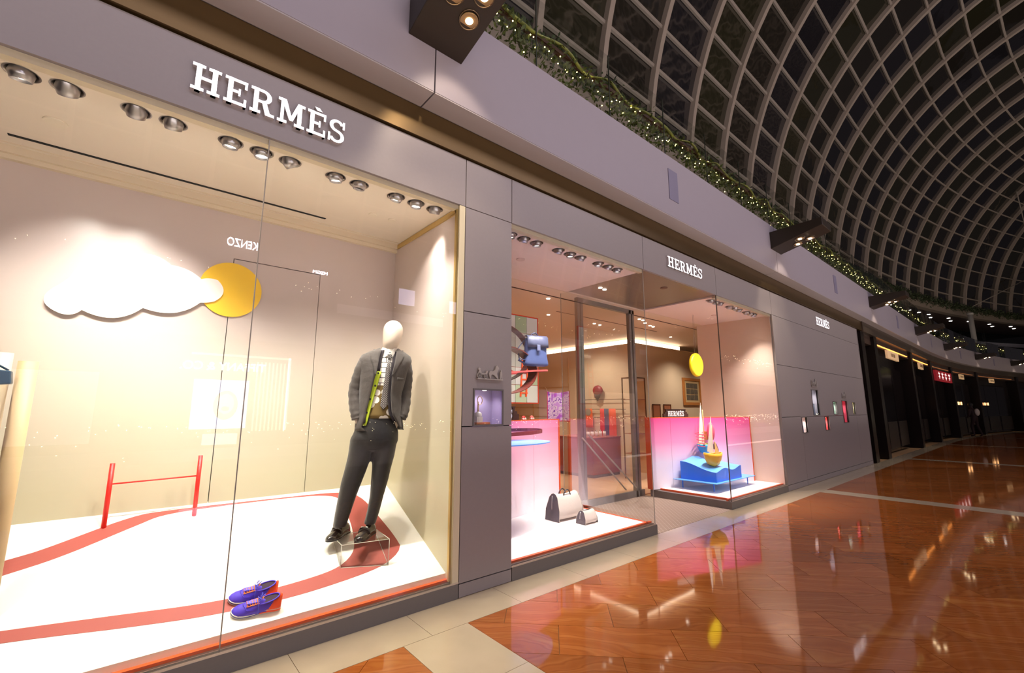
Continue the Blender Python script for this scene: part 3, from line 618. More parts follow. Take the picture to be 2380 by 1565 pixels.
# acrylic riser (closed wedge on the raked floor)
acr = glassmat('acrylic', tint=(.95, .96, .94), f0=1.49)
t = thing('acrylic_riser', 'clear acrylic riser box under the mannequin shoes', 'riser', (0, 0, 0))
A = [(1.235, .345), (1.565, .275), (1.60, .585), (1.27, .655)]; zt = .442
b = MB(); zb = [RZ(p[1])+.003 for p in A]
P3 = [(A[i][0], A[i][1], zb[i]) for i in range(4)]+[(p[0], p[1], zt) for p in A]
for f in ((4, 5, 6, 7), (0, 1, 5, 4), (1, 2, 6, 5), (3, 0, 4, 7)): b.quad(*[P3[i] for i in f])
b.build('shell', acr, t)
b = MB(); 
for i, j in ((4, 5), (5, 6), (6, 7), (7, 4), (0, 4), (1, 5), (0, 1), (1, 2), (3, 0)): b.tube([P3[i], P3[j]], .0022, 6)
b.build('polished_edge', mat('acrylic_edge', 'd8d4c4', .15, emit=0), t)

# ---- mannequin
RZM = math.atan2(-.33, .944); OZ = .442
mq = thing('mannequin', 'faceless cream male mannequin in grey blazer, dotted tie and black trousers', 'mannequin', (1.43, .5, OZ), RZM)
NR = 36
def ering(c, hw, hd, z, n=NR, a0=0, a1=2*PI, yc=0, e=1.0, closed=True):
    out = []
    m = n if closed else n-1
    for k in range(n):
        a = a0+(a1-a0)*k/m; ca, sa = math.cos(a), math.sin(a)
        out.append((c+hw*math.copysign(abs(ca)**e, ca), yc+hd*math.copysign(abs(sa)**e, sa), z-OZ))
    return out
def lerp_tab(tab, z):
    for i in range(len(tab)-1):
        a, b_ = tab[i], tab[i+1]
        if a[0] <= z <= b_[0]: t = (z-a[0])/(b_[0]-a[0]); return [a[k]+(b_[k]-a[k])*t for k in range(1, len(a))]
    return list(tab[0][1:]) if z < tab[0][0] else list(tab[-1][1:])
skin_m = mat('mannequin_cream', 'd2c2b0', .35)
JK = [(1.235, .105, .185, .135), (1.30, .10, .178, .14), (1.40, .10, .165, .13), (1.52, .10, .158, .122), (1.65, .112, .178, .125), (1.74, .122, .196, .120), (1.79, .128, .206, .108), (1.83, .132, .198, .092), (1.86, .140, .150, .086), (1.895, .150, .078, .078)]
SHT = [(z, c, hw-.03, hd-.022) for z, c, hw, hd in JK[:-2]]+[(1.86, .145, .085, .070), (1.90, .152, .062, .062)]
AL = [(1.235, .0), (1.26, -.038), (1.296, -.027), (1.438, .002), (1.696, .049), (1.80, .062), (1.895, .082)]
AR = [(1.235, .29), (1.265, .244), (1.366, .184), (1.512, .168), (1.664, .172), (1.80, .196), (1.895, .212)]
grey = mat('blazer_grey', '443d38', .85, noise=.12, nscale=16, bump=.9, sheen=.2)
def arcang(c, hw, a): return math.acos(max(-.985, min(.985, (a-c)/hw)))
def jrings(off=0, zs=None, tab=JK, n=44):
    rr = []
    for z in zs:
        c, hw, hd = lerp_tab(tab, z); aR = -arcang(c, hw, lerp_tab(AR, z)[0]); aL = -arcang(c, hw, lerp_tab(AL, z)[0])
        rr.append(ering(c, hw+off, hd+off, z, n, aR, aL+2*PI, closed=False))
    return rr
zs = [1.235+.66*k/22 for k in range(23)]
b = MB(); b.loft(jrings(0, zs), cap=False, closed=False); jk = b.build('blazer', grey, mq)
md = jk.modifiers.new('thick', 'SOLIDIFY'); md.thickness = .007; md.offset = 1
def front(tab, z, a, off):
    c, hw, hd = lerp_tab(tab, z); s = max(-.99, min(.99, (a-c)/hw)); return (a, -(hd+off)*math.sqrt(1-s*s), z-OZ)
def fstrip(tab, zs, fa, fb, off, n=4):
    b = MB(); b.loft([[front(tab, z, fa(z)+(fb(z)-fa(z))*k/n, off) for k in range(n+1)] for z in zs], cap=False, closed=False); return b
def pl_(tab): return lambda z: lerp_tab(tab, z)[0]
# lapels
zz = [1.665+.225*k/14 for k in range(15)]
def lw(z): return .004+.062*min(1, max(0, (z-1.665)/.15)) - (.012 if z > 1.845 else 0)
for fa, fb in ((lambda z: pl_(AL)(z)-lw(z), lambda z: pl_(AL)(z)+.003), (lambda z: pl_(AR)(z)-.003, lambda z: pl_(AR)(z)+lw(z))):
    b = fstrip(JK, zz, fa, fb, .012); o = b.build('lapel', grey, jk); md = o.modifiers.new('t', 'SOLIDIFY'); md.thickness = .004
b = fstrip(JK, [1.63, 1.645, 1.655], lambda z: .215, lambda z: .275, .010); o = b.build('chest_pocket', grey, jk); o.modifiers.new('t', 'SOLIDIFY').thickness = .004
for a0, a1 in ((-.055, -.015), (.245, .275)):
    b = fstrip(JK, [1.30, 1.36, 1.40], lambda z: a0, lambda z: a1, .010); o = b.build('patch_pocket', grey, jk); o.modifiers.new('t', 'SOLIDIFY').thickness = .004
# shirt, cardigan, tie
def shirt_mat():
    m = bpy.data.materials.new('printed_shirt'); m.use_nodes = True; nt = m.node_tree; bs = nt.nodes['Principled BSDF']; L = nt.links; N = nt.nodes.new
    g = N('ShaderNodeTexCoord'); sx = N('ShaderNodeSeparateXYZ'); L.new(g.outputs['Object'], sx.inputs[0])
    br = N('ShaderNodeTexBrick'); br.inputs['Scale'].default_value = 6; br.inputs['Mortar Size'].default_value = .018; br.inputs['Color1'].default_value = (*lin('efe6da'), 1); br.inputs['Color2'].default_value = (*lin('f4eee4'), 1); br.inputs['Mortar'].default_value = (*lin('3a3630'), 1)
    cb = N('ShaderNodeCombineXYZ'); L.new(sx.outputs[0], cb.inputs[0]); L.new(sx.outputs[2], cb.inputs[1]); L.new(cb.outputs[0], br.inputs['Vector'])
    n = N('ShaderNodeTexVoronoi'); n.inputs['Scale'].default_value = 15; L.new(cb.outputs[0], n.inputs['Vector'])
    lt = N('ShaderNodeMath'); lt.operation = 'LESS_THAN'; lt.inputs[1].default_value = .42; L.new(n.outputs['Distance'], lt.inputs[0])
    m2 = N('ShaderNodeMixRGB'); m2.inputs[1].default_value = (*lin('6a5526'), 1); m2.inputs[2].default_value = (*lin('e8e2d6'), 1); L.new(lt.outputs[0], m2.inputs[0])
    z1 = N('ShaderNodeMath'); z1.operation = 'LESS_THAN'; z1.inputs[1].default_value = 1.59-OZ; L.new(sx.outputs[2], z1.inputs[0])
    m3 = N('ShaderNodeMixRGB'); L.new(z1.outputs[0], m3.inputs[0]); L.new(br.outputs[0], m3.inputs[1]); L.new(m2.outputs[0], m3.inputs[2])
    L.new(m3.outputs[0], bs.inputs['Base Color']); bs.inputs['Roughness'].default_value = .8; return m
b = MB(); b.loft([ering(*[lerp_tab(SHT, z)[k] for k in (0, 1, 2)], z) for z in [1.33+.56*k/16 for k in range(17)]]); b.build('shirt', shirt_mat(), mq)
col_m = mat('shirt_collar', 'efe8dc', .7)
for s_, a0, a1 in ((-1, .085, .150), (1, .150, .212)):
    b = MB(); cx = .151
    b.quad((cx+s_*.004, -.088, 1.845-OZ), (cx+s_*.06, -.068, 1.805-OZ), (cx+s_*.068, -.03, 1.865-OZ), (cx+s_*.058, -.03, 1.905-OZ), (cx+s_*.03, -.070, 1.895-OZ)); o = b.build('collar_leaf', col_m, mq); o.modifiers.new('t', 'SOLIDIFY').thickness = .004
navy = mat('cardigan_navy', '2a2226', .9, noise=.1, nscale=200); lime = mat('cardigan_lime', 'b2c42c', .8, noise=.08, nscale=300)
JI = [(z, c, hw-.012, hd-.010) for z, c, hw, hd in JK]
za = [1.70+.18*k/8 for k in range(9)]
b = fstrip(JI, za, lambda z: pl_(AL)(z)-.02, lambda z: pl_(AL)(z)+.028, 0); cg = b.build('cardigan', navy, mq); cg.modifiers.new('t', 'SOLIDIFY').thickness = .004
b = fstrip(JI, [1.30+.57*k/20 for k in range(21)], lambda z: pl_(AR)(z)-.022, lambda z: pl_(AR)(z)+.02, 0); o = b.build('front_edge', navy, cg); o.modifiers.new('t', 'SOLIDIFY').thickness = .004
zb_ = [1.275+.425*k/16 for k in range(17)]
b = fstrip(JI, zb_, lambda z: pl_(AL)(z)-.02, lambda z: pl_(AL)(z)+.026+.014*max(0, (z-1.44)/.26), .002); o = b.build('lime_placket', lime, cg); o.modifiers.new('t', 'SOLIDIFY').thickness = .005
for z in (1.685, 1.585, 1.48, 1.375, 1.30):
    p = front(JI, z, pl_(AL)(z)+(.018 if z > 1.5 else .004), .010); b = MB(); b.cyl((p[0], p[1], p[2]), .0085, -.004, 14, axis='y'); b.build('button', mat('button_black', '14120f', .3), cg)
def tie_mat():
    m = bpy.data.materials.new('dotted_tie'); m.use_nodes = True; nt = m.node_tree; bs = nt.nodes['Principled BSDF']; L = nt.links; N = nt.nodes.new
    g = N('ShaderNodeTexCoord'); sx = N('ShaderNodeSeparateXYZ'); L.new(g.outputs['Object'], sx.inputs[0]); cb = N('ShaderNodeCombineXYZ'); L.new(sx.outputs[0], cb.inputs[0]); L.new(sx.outputs[2], cb.inputs[1])
    mp = N('ShaderNodeMapping'); mp.inputs['Rotation'].default_value = (0, 0, PI/4); mp.inputs['Scale'].default_value = (84, 84, 84); L.new(cb.outputs[0], mp.inputs[0])
    fr = N('ShaderNodeVectorMath'); fr.operation = 'FRACTION'; L.new(mp.outputs[0], fr.inputs[0]); sb = N('ShaderNodeVectorMath'); sb.operation = 'SUBTRACT'; sb.inputs[1].default_value = (.5, .5, 0); L.new(fr.outputs[0], sb.inputs[0])
    ln = N('ShaderNodeVectorMath'); ln.operation = 'LENGTH'; L.new(sb.outputs[0], ln.inputs[0]); lt = N('ShaderNodeMath'); lt.operation = 'LESS_THAN'; lt.inputs[1].default_value = .2; L.new(ln.outputs['Value'], lt.inputs[0])
    mx = N('ShaderNodeMixRGB'); mx.inputs[1].default_value = (*lin('4c4644'), 1); mx.inputs[2].default_value = (*lin('e6e0d4'), 1); L.new(lt.outputs[0], mx.inputs[0]); L.new(mx.outputs[0], bs.inputs['Base Color']); bs.inputs['Roughness'].default_value = .6; return m
tm = tie_mat()
def tc(z): return .116+(.150-.116)*(z-1.396)/(1.85-1.396)
def tw(z): return .011+.016*max(0, (1.80-z)/.36) if z > 1.43 else max(.001, (z-1.396)/.034*.028)
b = fstrip(SHT, [1.397, 1.415, 1.43]+[1.45+.36*k/12 for k in range(13)], lambda z: tc(z)-tw(z), lambda z: tc(z)+tw(z), .014); tie = b.build('tie', tm, mq); tie.modifiers.new('t', 'SOLIDIFY').thickness = .004
b = MB(); b.prism([(-.012, -.018), (.012, -.018), (.017, .016), (-.017, .016)], lambda p, k: (.149+p[0], -.088-.012*k, 1.826-OZ+p[1])); b.build('knot', tm, tie)
# head and neck as one smooth egg
HD = [(1.84, .151, .052, .052, 0), (1.885, .153, .050, .052, 0), (1.905, .157, .055, .062, -.012), (1.93, .162, .066, .082, -.02), (1.965, .168, .074, .092, -.018), (2.01, .173, .080, .098, -.012), (2.05, .176, .082, .100, -.006), (2.085, .177, .078, .095, 0), (2.115, .177, .062, .074, .002), (2.135, .177, .036, .042, .002), (2.142, .177, .006, .008, .002)]
b = MB(); b.loft([ering(c, hw, hd, z, 32, yc=yc) for z, c, hw, hd, yc in HD]); hd_ = b.build('head', skin_m, mq); subd(hd_)
# sleeves
def limb(name, pts, rad, m, parent, n=20, flat=1.0):
    b = MB(); P = [Vector((p[0], p[1], p[2]-OZ)) for p in pts]; fine = []; rr = []
    for i in range(len(P)-1):
        p0, p1, p2, p3 = P[max(i-1, 0)], P[i], P[i+1], P[min(i+2, len(P)-1)]
        for j in range(5):
            t = j/5; fine.append(.5*((2*p1)+(-p0+p2)*t+(2*p0-5*p1+4*p2-p3)*t*t+(-p0+3*p1-3*p2+p3)*t**3)); rr.append(rad[i]+(rad[i+1]-rad[i])*t+ (.0025*math.sin(len(fine)*1.9) if name == 'sleeve' else 0))
    fine.append(P[-1]); rr.append(rad[-1]); b.tube(fine, rr, n, flat=flat); return b.build(name, m, parent)
limb('sleeve', [(-.018, .0, 1.80), (-.048, .005, 1.735), (-.075, .025, 1.64), (-.096, .035, 1.55), (-.092, .01, 1.45), (-.080, -.02, 1.37), (-.070, -.03, 1.325)], [.050, .058, .056, .053, .049, .045, .043], grey, jk)
limb('sleeve', [(.278, .0, 1.79), (.294, .005, 1.73), (.302, .025, 1.64), (.300, .035, 1.55), (.296, .01, 1.45), (.282, -.02, 1.37), (.266, -.03, 1.33)], [.048, .055, .054, .051, .048, .044, .042], grey, jk)
def hand(side):   # hand slid into the pocket: back of hand, four curled fingers, thumb
    s_ = side; x0 = -.058 if s_ < 0 else .232; h = MB()
    h.loft([ering(x0+s_*.012, .026, .020, 1.345, 16, yc=-.03), ering(x0, .030, .020, 1.305, 16, yc=-.035), ering(x0-s_*.022, .033, .018, 1.265, 16, yc=-.03), ering(x0-s_*.028, .030, .014, 1.24, 16, yc=-.03)])
    for k in range(4):
        xx = x0-s_*.022+(k-1.5)*.016; h.tube([(xx-s_*.006, -.03, 1.25-OZ), (xx-s_*.010, -.034, 1.222-OZ), (xx-s_*.012, -.027, 1.20-OZ+.004*abs(k-1))], [.0085, .008, .006], 8)
    h.tube([(x0-s_*.022, -.045, 1.30-OZ), (x0-s_*.046, -.052, 1.280-OZ), (x0-s_*.050, -.052, 1.258-OZ)], [.010, .009, .007], 8)
    h.build('hand', skin_m, mq)
hand(-1); hand(1)
# trousers
blk_m = mat('trouser_black', '1a1615', .5, noise=.15, nscale=9, bump=1.0, sheen=.15)
b = MB()
b.loft([ering(.085, .112, .092, 1.405), ering(.083, .125, .100, 1.37), ering(.082, .150, .112, 1.30), ering(.081, .172, .118, 1.22), ering(.076, .178, .116, 1.15), ering(.068, .160, .100, 1.09), ering(.068, .10, .06, 1.075)])
def leg(tab):
    b.loft([ering(c, hw, hd, z, 28, yc=yc) for z, c, hw, hd, yc in tab])
leg([(1.22, -.005, .085, .09, 0), (1.17, -.018, .096, .10, 0), (1.04, -.034, .090, .094, 0), (.93, -.062, .082, .085, -.005), (.85, -.085, .077, .078, -.012), (.74, -.112, .066, .070, -.02), (.62, -.137, .056, .064, -.028), (.535, -.153, .048, .060, -.03), (.525, -.154, .046, .056, -.03)])
leg([(1.22, .155, .085, .09, 0), (1.17, .152, .096, .10, 0), (1.04, .145, .086, .092, 0), (.93, .133, .072, .082, .0), (.85, .124, .066, .076, .0), (.74, .109, .053, .068, -.005), (.62, .087, .047, .062, -.01), (.535, .066, .044, .060, -.015), (.525, .065, .042, .056, -.015)])
tr = b.build('trousers', blk_m, mq); rm = tr.modifiers.new('r', 'REMESH'); rm.mode = 'VOXEL'; rm.voxel_size = .009; rm.use_smooth_shade = True; sm_ = tr.modifiers.new('s', 'SMOOTH'); sm_.iterations = 4; sm_.factor = .6
b = MB(); b.loft([ering(.085, .116, .096, 1.40), ering(.085, .115, .095, 1.425)], cap=False); b.build('waistband', blk_m, tr)
b = MB(); b.cyl((.098, -.1, 1.413-OZ), .007, .006, 12, axis='y'); b.build('button', mat('button_dark', '4a4038', .3), tr)
# loafers
leather = mat('loafer_leather', '1e1714', .18, coat=.6)
def loft_shoe(mb, L, W, prof, n=20):
    rings = []
    for t, wd, h, z0 in prof:
        r = []
        for k in range(n):
            a = 2*PI*k/n; ca, sa = math.cos(a), math.sin(a)
            r.append((t*L, W*wd*ca, z0+(h*(sa if sa > 0 else 0)**.8 if sa > 0 else h*.0)))
        rings.append(r)
    return mb.loft(rings)
def loafer(x, y, ang):
    t = link('loafer', None, mq, None); Minv = parent_inv(mq)
    p = Minv @ Vector((x, y, OZ+.002)); t.location = p; t.rotation_euler = (0, 0, ang-RZM)
    b = MB(); loft_shoe(b, .27, .044, [(.0, .45, .050, .012), (.03, .72, .066, .010), (.10, .78, .072, .008), (.22, .74, .080, .008), (.36, .76, .078, .006), (.48, .88, .060, .006), (.62, 1.0, .050, .006), (.78, 1.02, .042, .006), (.90, .84, .034, .006), (.97, .52, .026, .006), (1.0, .15, .014, .008)]); b.build('upper', leather, t)
    b = MB(); b.prism([(.27*u, v) for u, v in ((0, -.02), (.05, -.032), (.3, -.032), (.45, -.036), (.65, -.045), (.85, -.042), (.97, -.022), (1.01, 0), (.97, .022), (.85, .042), (.65, .045), (.45, .036), (.3, .032), (.05, .032), (0, .02))], lambda q, k: (q[0], q[1], .0+.008*k)); b.build('sole', mat('sole_dark', '16100d', .5), t)
    b = MB(); b.box(.0, .07, -.03, .03, -.002, .012); b.build('heel', mat('sole_dark'), t)
    b = MB(); b.tube([(.155, -.040, .030), (.150, -.030, .062), (.150, 0, .072), (.150, .030, .062), (.155, .040, .030)], .012, 8, flat=.35); b.build('strap', leather, t)
    b = MB()
    for q in (-.018, 0, .018): b.tube([(.152+.006*math.cos(a), q+.010*math.sin(a), .080) for a in [2*PI*k/12 for k in range(12)]], .0022, 6, closed=True)
    b.build('metal_bit', mat('silver_bit', 'dcd6cc', .15, 1), t)
loafer(1.385, .655, math.atan2(-.17, -.20)); loafer(1.535, .515, math.atan2(-.15, -.16))

# ---- running shoes
def sneaker(label, x, y, ang):
    t = thing('running_shoe', label, 'shoe', (x, y, RZ(y)+.002), 0, 'pair of running shoes on the track')
    # orientation: tilt to lie on the raked floor
    nrm = Vector((0, -RK, 1)).normalized(); d = Vector((math.cos(ang), math.sin(ang), 0)); d = (d-nrm*d.dot(nrm)).normalized(); s_ = nrm.cross(d)
    t.rotation_euler = Matrix((d, s_, nrm)).transposed().to_euler()
    pur = mat('knit_purple', '4a34c0', .6, noise=.06, nscale=300); org = mat('shoe_orange', 'f4511e', .45)
    L = .262
    out = [(0, -.024), (.03, -.034), (.12, -.037), (.30, -.036), (.45, -.038), (.60, -.045), (.75, -.048), (.88, -.040), (.97, -.022), (1.0, 0), (.97, .022), (.88, .038), (.75, .046), (.60, .044), (.45, .036), (.30, .034), (.12, .036), (.03, .032), (0, .022)]
    def lay(z0, z1, g, m, nm, cutx=None, keep=None):
        pts = smooth_poly([(u*L, v*g) for u, v in out], 3)
        if cutx is not None: pts = clip(pts, 0, cutx, keep)
        b = MB(); b.prism(pts, lambda q, k: (q[0], q[1], (z0 if k == 0 else z1)+(.010*max(0, (q[0]/L-.85)/.15)**2)), smooth=False); return b.build(nm, m, t)
    lay(0, .006, .97, mat('outsole_white', 'e8e2d0', .5), 'outsole'); lay(.006, .014, 1.0, mat('midsole_navy', '2a3c8c', .5), 'midsole', .115, 'gt'); lay(.006, .020, 1.03, org, 'heel_wedge', .115, 'lt')
    lay(.014, .0175, 1.04, mat('outsole_white'), 'midsole_stripe', .114, 'gt'); lay(.020, .0235, 1.04, mat('outsole_white'), 'heel_stripe', .114, 'lt')
    prof = [(.0, .36, .076), (.008, .60, .082), (.03, .76, .080), (.08, .84, .066), (.14, .85, .053), (.22, .84, .046), (.30, .82, .047), (.38, .84, .056), (.46, .90, .060), (.56, .98, .054), (.66, 1.03, .046), (.76, 1.02, .039), (.86, .92, .032), (.94, .66, .023), (.985, .30, .012)]
    pf = []
    for (a0, a1, a2), (b0, b1, b2) in zip(prof, prof[1:]): pf += [(a0+(b0-a0)*q/4, a1+(b1-a1)*q/4, a2+(b2-a2)*q/4) for q in range(4)]
    prof = pf+[prof[-1]]; n = 36; rings = []
    for u, wd, h in prof:
        r = []
        for k in range(n):
            a = 2*PI*k/n; ca, sa = math.cos(a), math.sin(a); W = .044*wd
            zz_ = .016+h*(max(0, sa)**.75); r.append((u*L, W*ca*(1-.25*max(0, sa)), zz_))
        rings.append(r)
    b = MB(); b.loft(rings); b.mi = 1
    o = b.build('upper', [pur, org], t)
    for p in o.data.polygons:
        c = p.center; p.material_index = 1 if c.x < .078-.75*(c.z-.02) else 0
    b = MB(); n = 20; b.loft([[(.075+.058*math.cos(2*PI*k/n)*s1, .026*math.sin(2*PI*k/n)*s1, zc+.016*(-math.cos(2*PI*k/n))) for k in range(n)] for s1, zc in ((1.0, .071), (.9, .067), (.6, .045))]); b.build('collar_lining', mat('lining_dark', '2c1c30', .8), t)
    b = MB(); b.tube([(.075+.058*math.cos(a), .028*math.sin(a), .073-.018*math.cos(a)) for a in [2*PI*k/24 for k in range(24)]], .004, 6, closed=True); b.build('collar_edge', pur, t)
    b = MB(); b.hexa([(.125, -.016, .060), (.185, -.013, .064), (.185, .013, .064), (.125, .016, .060), (.12, -.014, .074), (.185, -.012, .069), (.185, .012, .069), (.12, .014, .074)]); b.build('tongue', mat('tongue_blue', '5a50d8', .6), t)
    b = MB(); ol = mat('lace_orange', 'ff8a3c', .6)
    for k in range(5): xk = .128+.013*k; zk = .079-.0026*k; b.tube([(xk, -.021, zk-.012), (xk+.006, 0, zk-.001), (xk, .021, zk-.012)], .0028, 6)
    for s2 in (-1, 1): b.tube([(.122+.013*k, s2*.021, .0675-.0026*k+.002*(k % 2)) for k in range(6)], .0025, 6)
    b.tube([(.110, -.008, .080), (.102, 0, .094), (.110, .008, .080)], .003, 6)
    b.build('eyelet_lace', ol, t)
    b = MB()
    for sg in (-1, 1): b.tube([(.125, 0, .082), (.118+.01*sg, .012*sg, .100), (.108, .026*sg, .098), (.120, .018*sg, .084)], .0022, 6); b.tube([(.125, 0, .082), (.128, .022*sg, .080), (.126, .038*sg, .052), (.124, .046*sg, .020)], .0018, 6)
    b.tube([(.122, .002, .083), (.105, .004, .105), (.096, .002, .112)], .0022, 6)
    b.build('bow_lace', mat('lace_blue', '5a6ae8', .6), t)
    b = MB(); b.tube([(.150, -.038, .040), (.185, -.036, .044), (.205, 0, .060), (.185, .036, .044), (.150, .038, .040)], .002, 6); b.build('toe_seam', pur, t)
    return t
sneaker('purple running shoe with orange heel, nearer the glass', .812, .165, math.atan2(.03, -.245))
sneaker('purple running shoe with orange heel, behind its pair', .808, .262, math.atan2(.03, -.24))

# ================================================================== WINDOW 2 CONTENT
def grad_mat(name, zlo, zhi, c0, c1, c2):
    m = bpy.data.materials.new(name); m.use_nodes = True; nt = m.node_tree; bs = nt.nodes['Principled BSDF']; L = nt.links; N = nt.nodes.new
    g = N('ShaderNodeNewGeometry'); sx = N('ShaderNodeSeparateXYZ'); L.new(g.outputs['Position'], sx.inputs[0]); mr = N('ShaderNodeMapRange'); mr.inputs[1].default_value = zlo; mr.inputs[2].default_value = zhi; L.new(sx.outputs[2], mr.inputs[0])
    cr = N('ShaderNodeValToRGB'); e = cr.color_ramp.elements; e[0].color = (*lin(c0[0]), 1); e[1].color = (*lin(c2), 1)
    for pp, cc in ((.36, c0[1]), (.64, c1)): q = e.new(pp); q.color = (*lin(cc), 1)
    L.new(mr.outputs[0], cr.inputs[0]); L.new(cr.outputs[0], bs.inputs['Base Color']); bs.inputs['Roughness'].default_value = .4; return m
pinkg = grad_mat('pink_gradient', .13, 1.26, ('f6eef8', 'ecdcf0'), 'ec92bc', 'e24a8a'); pinkg2 = grad_mat('pale_pink_gradient', .13, 1.26, ('fceef2', 'fbdce6'), 'f8b8cc', 'f088b0')
plat = mat('display_white', 'fbf2f0', .45)
def partition(label, pts, seams, pm_, leftedge):
    (xa, ya), (xb, yb) = pts; t = thing('pink_partition', label, 'partition', (xa, ya, .118)); L = math.dist(*pts); t.rotation_euler = (0, 0, math.atan2(yb-ya, xb-xa))
    cuts = [0]+seams+[L]
    for a, b_ in zip(cuts, cuts[1:]): b = MB(); b.box(a+.002, b_-.002, 0, .03, 0, 1.14); b.build('panel', pm_, t)
    b = MB(); b.box(0, L, .0, .05, 1.14, 1.152); b.box(L, L+(.03 if not leftedge else .012), -.005, .035, 0, 1.152); b.box(-.012, 0, -.005, .12 if leftedge else .035, 0, 1.152); b.box(0, L, .03, .05, 0, 1.14); b.build('orange_edging', orange_trim, t); return t
partition('pink fading partition behind the leather bags', ((2.56, 1.0), (4.557, 1.394)), [.55, 1.45], pinkg2, 0)
partition('deep pink fading partition behind the toy boats', ((6.56, 1.22), (8.70, .51)), [.42], pinkg, 1)
b = MB(); poly_slab(b, [(X2, .087), (X3-.087, .087), (X3-.087, 1.39), (X2, 1.0)], .1, .13); o = b.build('display_platform', plat); tag(o, 'white platform floor under the leather bags', 'platform')
b = MB(); poly_slab(b, [(X4+.087, .087), (X5-.045, .087), (X5-.045, .5), (X4+.087, 1.2)], .1, .13); o = b.build('display_platform', mat('display_white')); tag(o, 'white platform floor under the blue sea table', 'platform')
def bag(label, x0, x1, y0, y1, h, c_end, handles):
    t = thing('leather_bag', label, 'bag', (x0, y0, .130), 0, 'pair of grey and cream leather bags'); L, D = x1-x0, y1-y0
    creamc = mat('bag_cream_hide', 'c9bcb2', .55, noise=.08, nscale=150, bump=.2); endc = mat('bag_charcoal', '524a50', .5, noise=.05, nscale=100)
    def ring(x, s=1, shr=0):
        pts = [(0, 0), (D*.02, h*.4), (D*.22, h*.86), (D*.36, h*.97), (D*.5, h), (D*.64, h*.97), (D*.78, h*.86), (D*.98, h*.4), (D, 0)]
        return [(x, D/2+(p[0]-D/2)*(1-shr), .003+p[1]*s*(1-shr*.3)) for p in pts]
    def xr(u, z): return u
    b = MB(); n = 8; rings = []
    for k in range(n+1):
        u = k/n; r = ring(0); rr = []
        for p in r:
            inset = L*.075*(p[2]/h)**1.3; sag = -.014*math.sin(PI*u)*(p[2]/h)*h/.25
            rr.append((inset+(L-2*inset)*u, p[1]+.004*math.sin(PI*u)*(1 if p[1] < D/2 else -1)*-1, p[2]+sag))
        rings.append(rr)
    b.loft(rings, cap=False); bd = b.build('body', creamc, t); subd(bd)
    for u in (0, 1):
        b = MB(); r = [(rings[0] if u == 0 else rings[-1])[k] for k in range(9)]; ex = -.006 if u == 0 else .006; cx = sum(p[0] for p in r)/9
        b.add([(p[0]+ex*.6, p[1], p[2]) for p in r]+[(cx+ex*3.2, D/2, h*.42)], [(k, (k+1) % 9, 9) for k in range(9)], False); b.build('end_panel', endc, t)
        b = MB(); b.tube([(p[0]+ex*.4, p[1], p[2]) for p in r], .003, 6); b.build('piping', mat('bag_piping', 'c8bcae', .5), t)
        b = MB(); b.tube([(cx+ex*2.6, D*.5, h*.93), (cx+ex*4, D*.5, h*.6), (cx+ex*4.2, D*.5, h*.42)], .003, 6); b.build('zip', mat('zip_silver', 'cfc8c0', .3, .8), t)
    if handles:
        for y in (D*.33, D*.67):
            b = MB(); b.tube([(L*.36+L*.28*k/10, y, h*.90+.062*math.sin(PI*k/10)**.6) for k in range(11)], .0075, 8); b.build('handle', mat('handle_dark', '332a2c', .4), t)
    else:
        b = MB(); b.box(L*.08, L*.92, D*.47, D*.53, h*.985, h*1.01); b.build('top_zip', mat('handle_dark'), t)
    return t
bag('large cream and charcoal leather holdall with two handles', 3.815, 4.235, .68, .91, .30, 0, True)
bag('small cream and charcoal leather pouch in front of the holdall', 3.958, 4.165, .415, .56, .145, 0, False)
# map panel, backpack, belt loops, blue disc behind
t = thing('tiled_map_panel', 'large square tiled map panel with red border hanging behind the pink partition', 'wall panel', (3.02, 1.47, 1.49))
cols = ['b8c49a', 'c4c8a8', 'a8b48a', 'd2d0bc', 'c0bca8', 'd8d2c4']
for i in range(6):
    for j in range(5):
        b = MB(); b.box(.204*i+.003, .204*(i+1)-.003, 0, .012, .236*j+.003, .236*(j+1)-.003)
        ring_ = math.hypot((i+.5)-2.2, (j+.5)-2.3); b.build('tile', mat('map_tile_%d' % ((i*3+j*5) % 6 if ring_ > 2.2 else 4), cols[(i*3+j*5) % 6 if ring_ > 2.2 else 4], .4), t)
b = MB(); b.box(-.01, 1.235, .012, .03, -.01, 1.19); b.box(-.012, 0, -.004, .012, -.012, 1.192); b.box(1.224, 1.236, -.004, .012, -.012, 1.192); b.box(0, 1.224, -.004, .012, -.012, 0); b.box(0, 1.224, -.004, .012, 1.18, 1.192); b.build('red_border', mat('border_red', 'd8401f', .4), t)
b = MB()
for x in (.90, 1.0): b.hexa([(x-.012, -.012, .08), (x+.012, -.012, .08), (x+.012, 0, .08), (x-.012, 0, .08), (x+.03, -.012, .62), (x+.05, -.012, .62), (x+.05, 0, .62), (x+.03, 0, .62)])
for k in range(6): z = .12+.09*k; b.box(.90+z*.06, 1.02+z*.06, -.010, 0, z, z+.018)
b.build('bridge_tower', mat('bridge_orange', 'f4602c', .4), t)
b = MB(); b.tube([(.0, -.006, .95), (.3, -.006, .8), (.5, -.006, .5), (.8, -.006, .4)], .008, 6); b.build('bridge_cable', mat('border_pink', 'd86a5c', .4), t)
strp = mat('belt_leather', '5e2620', .3, coat=.3)
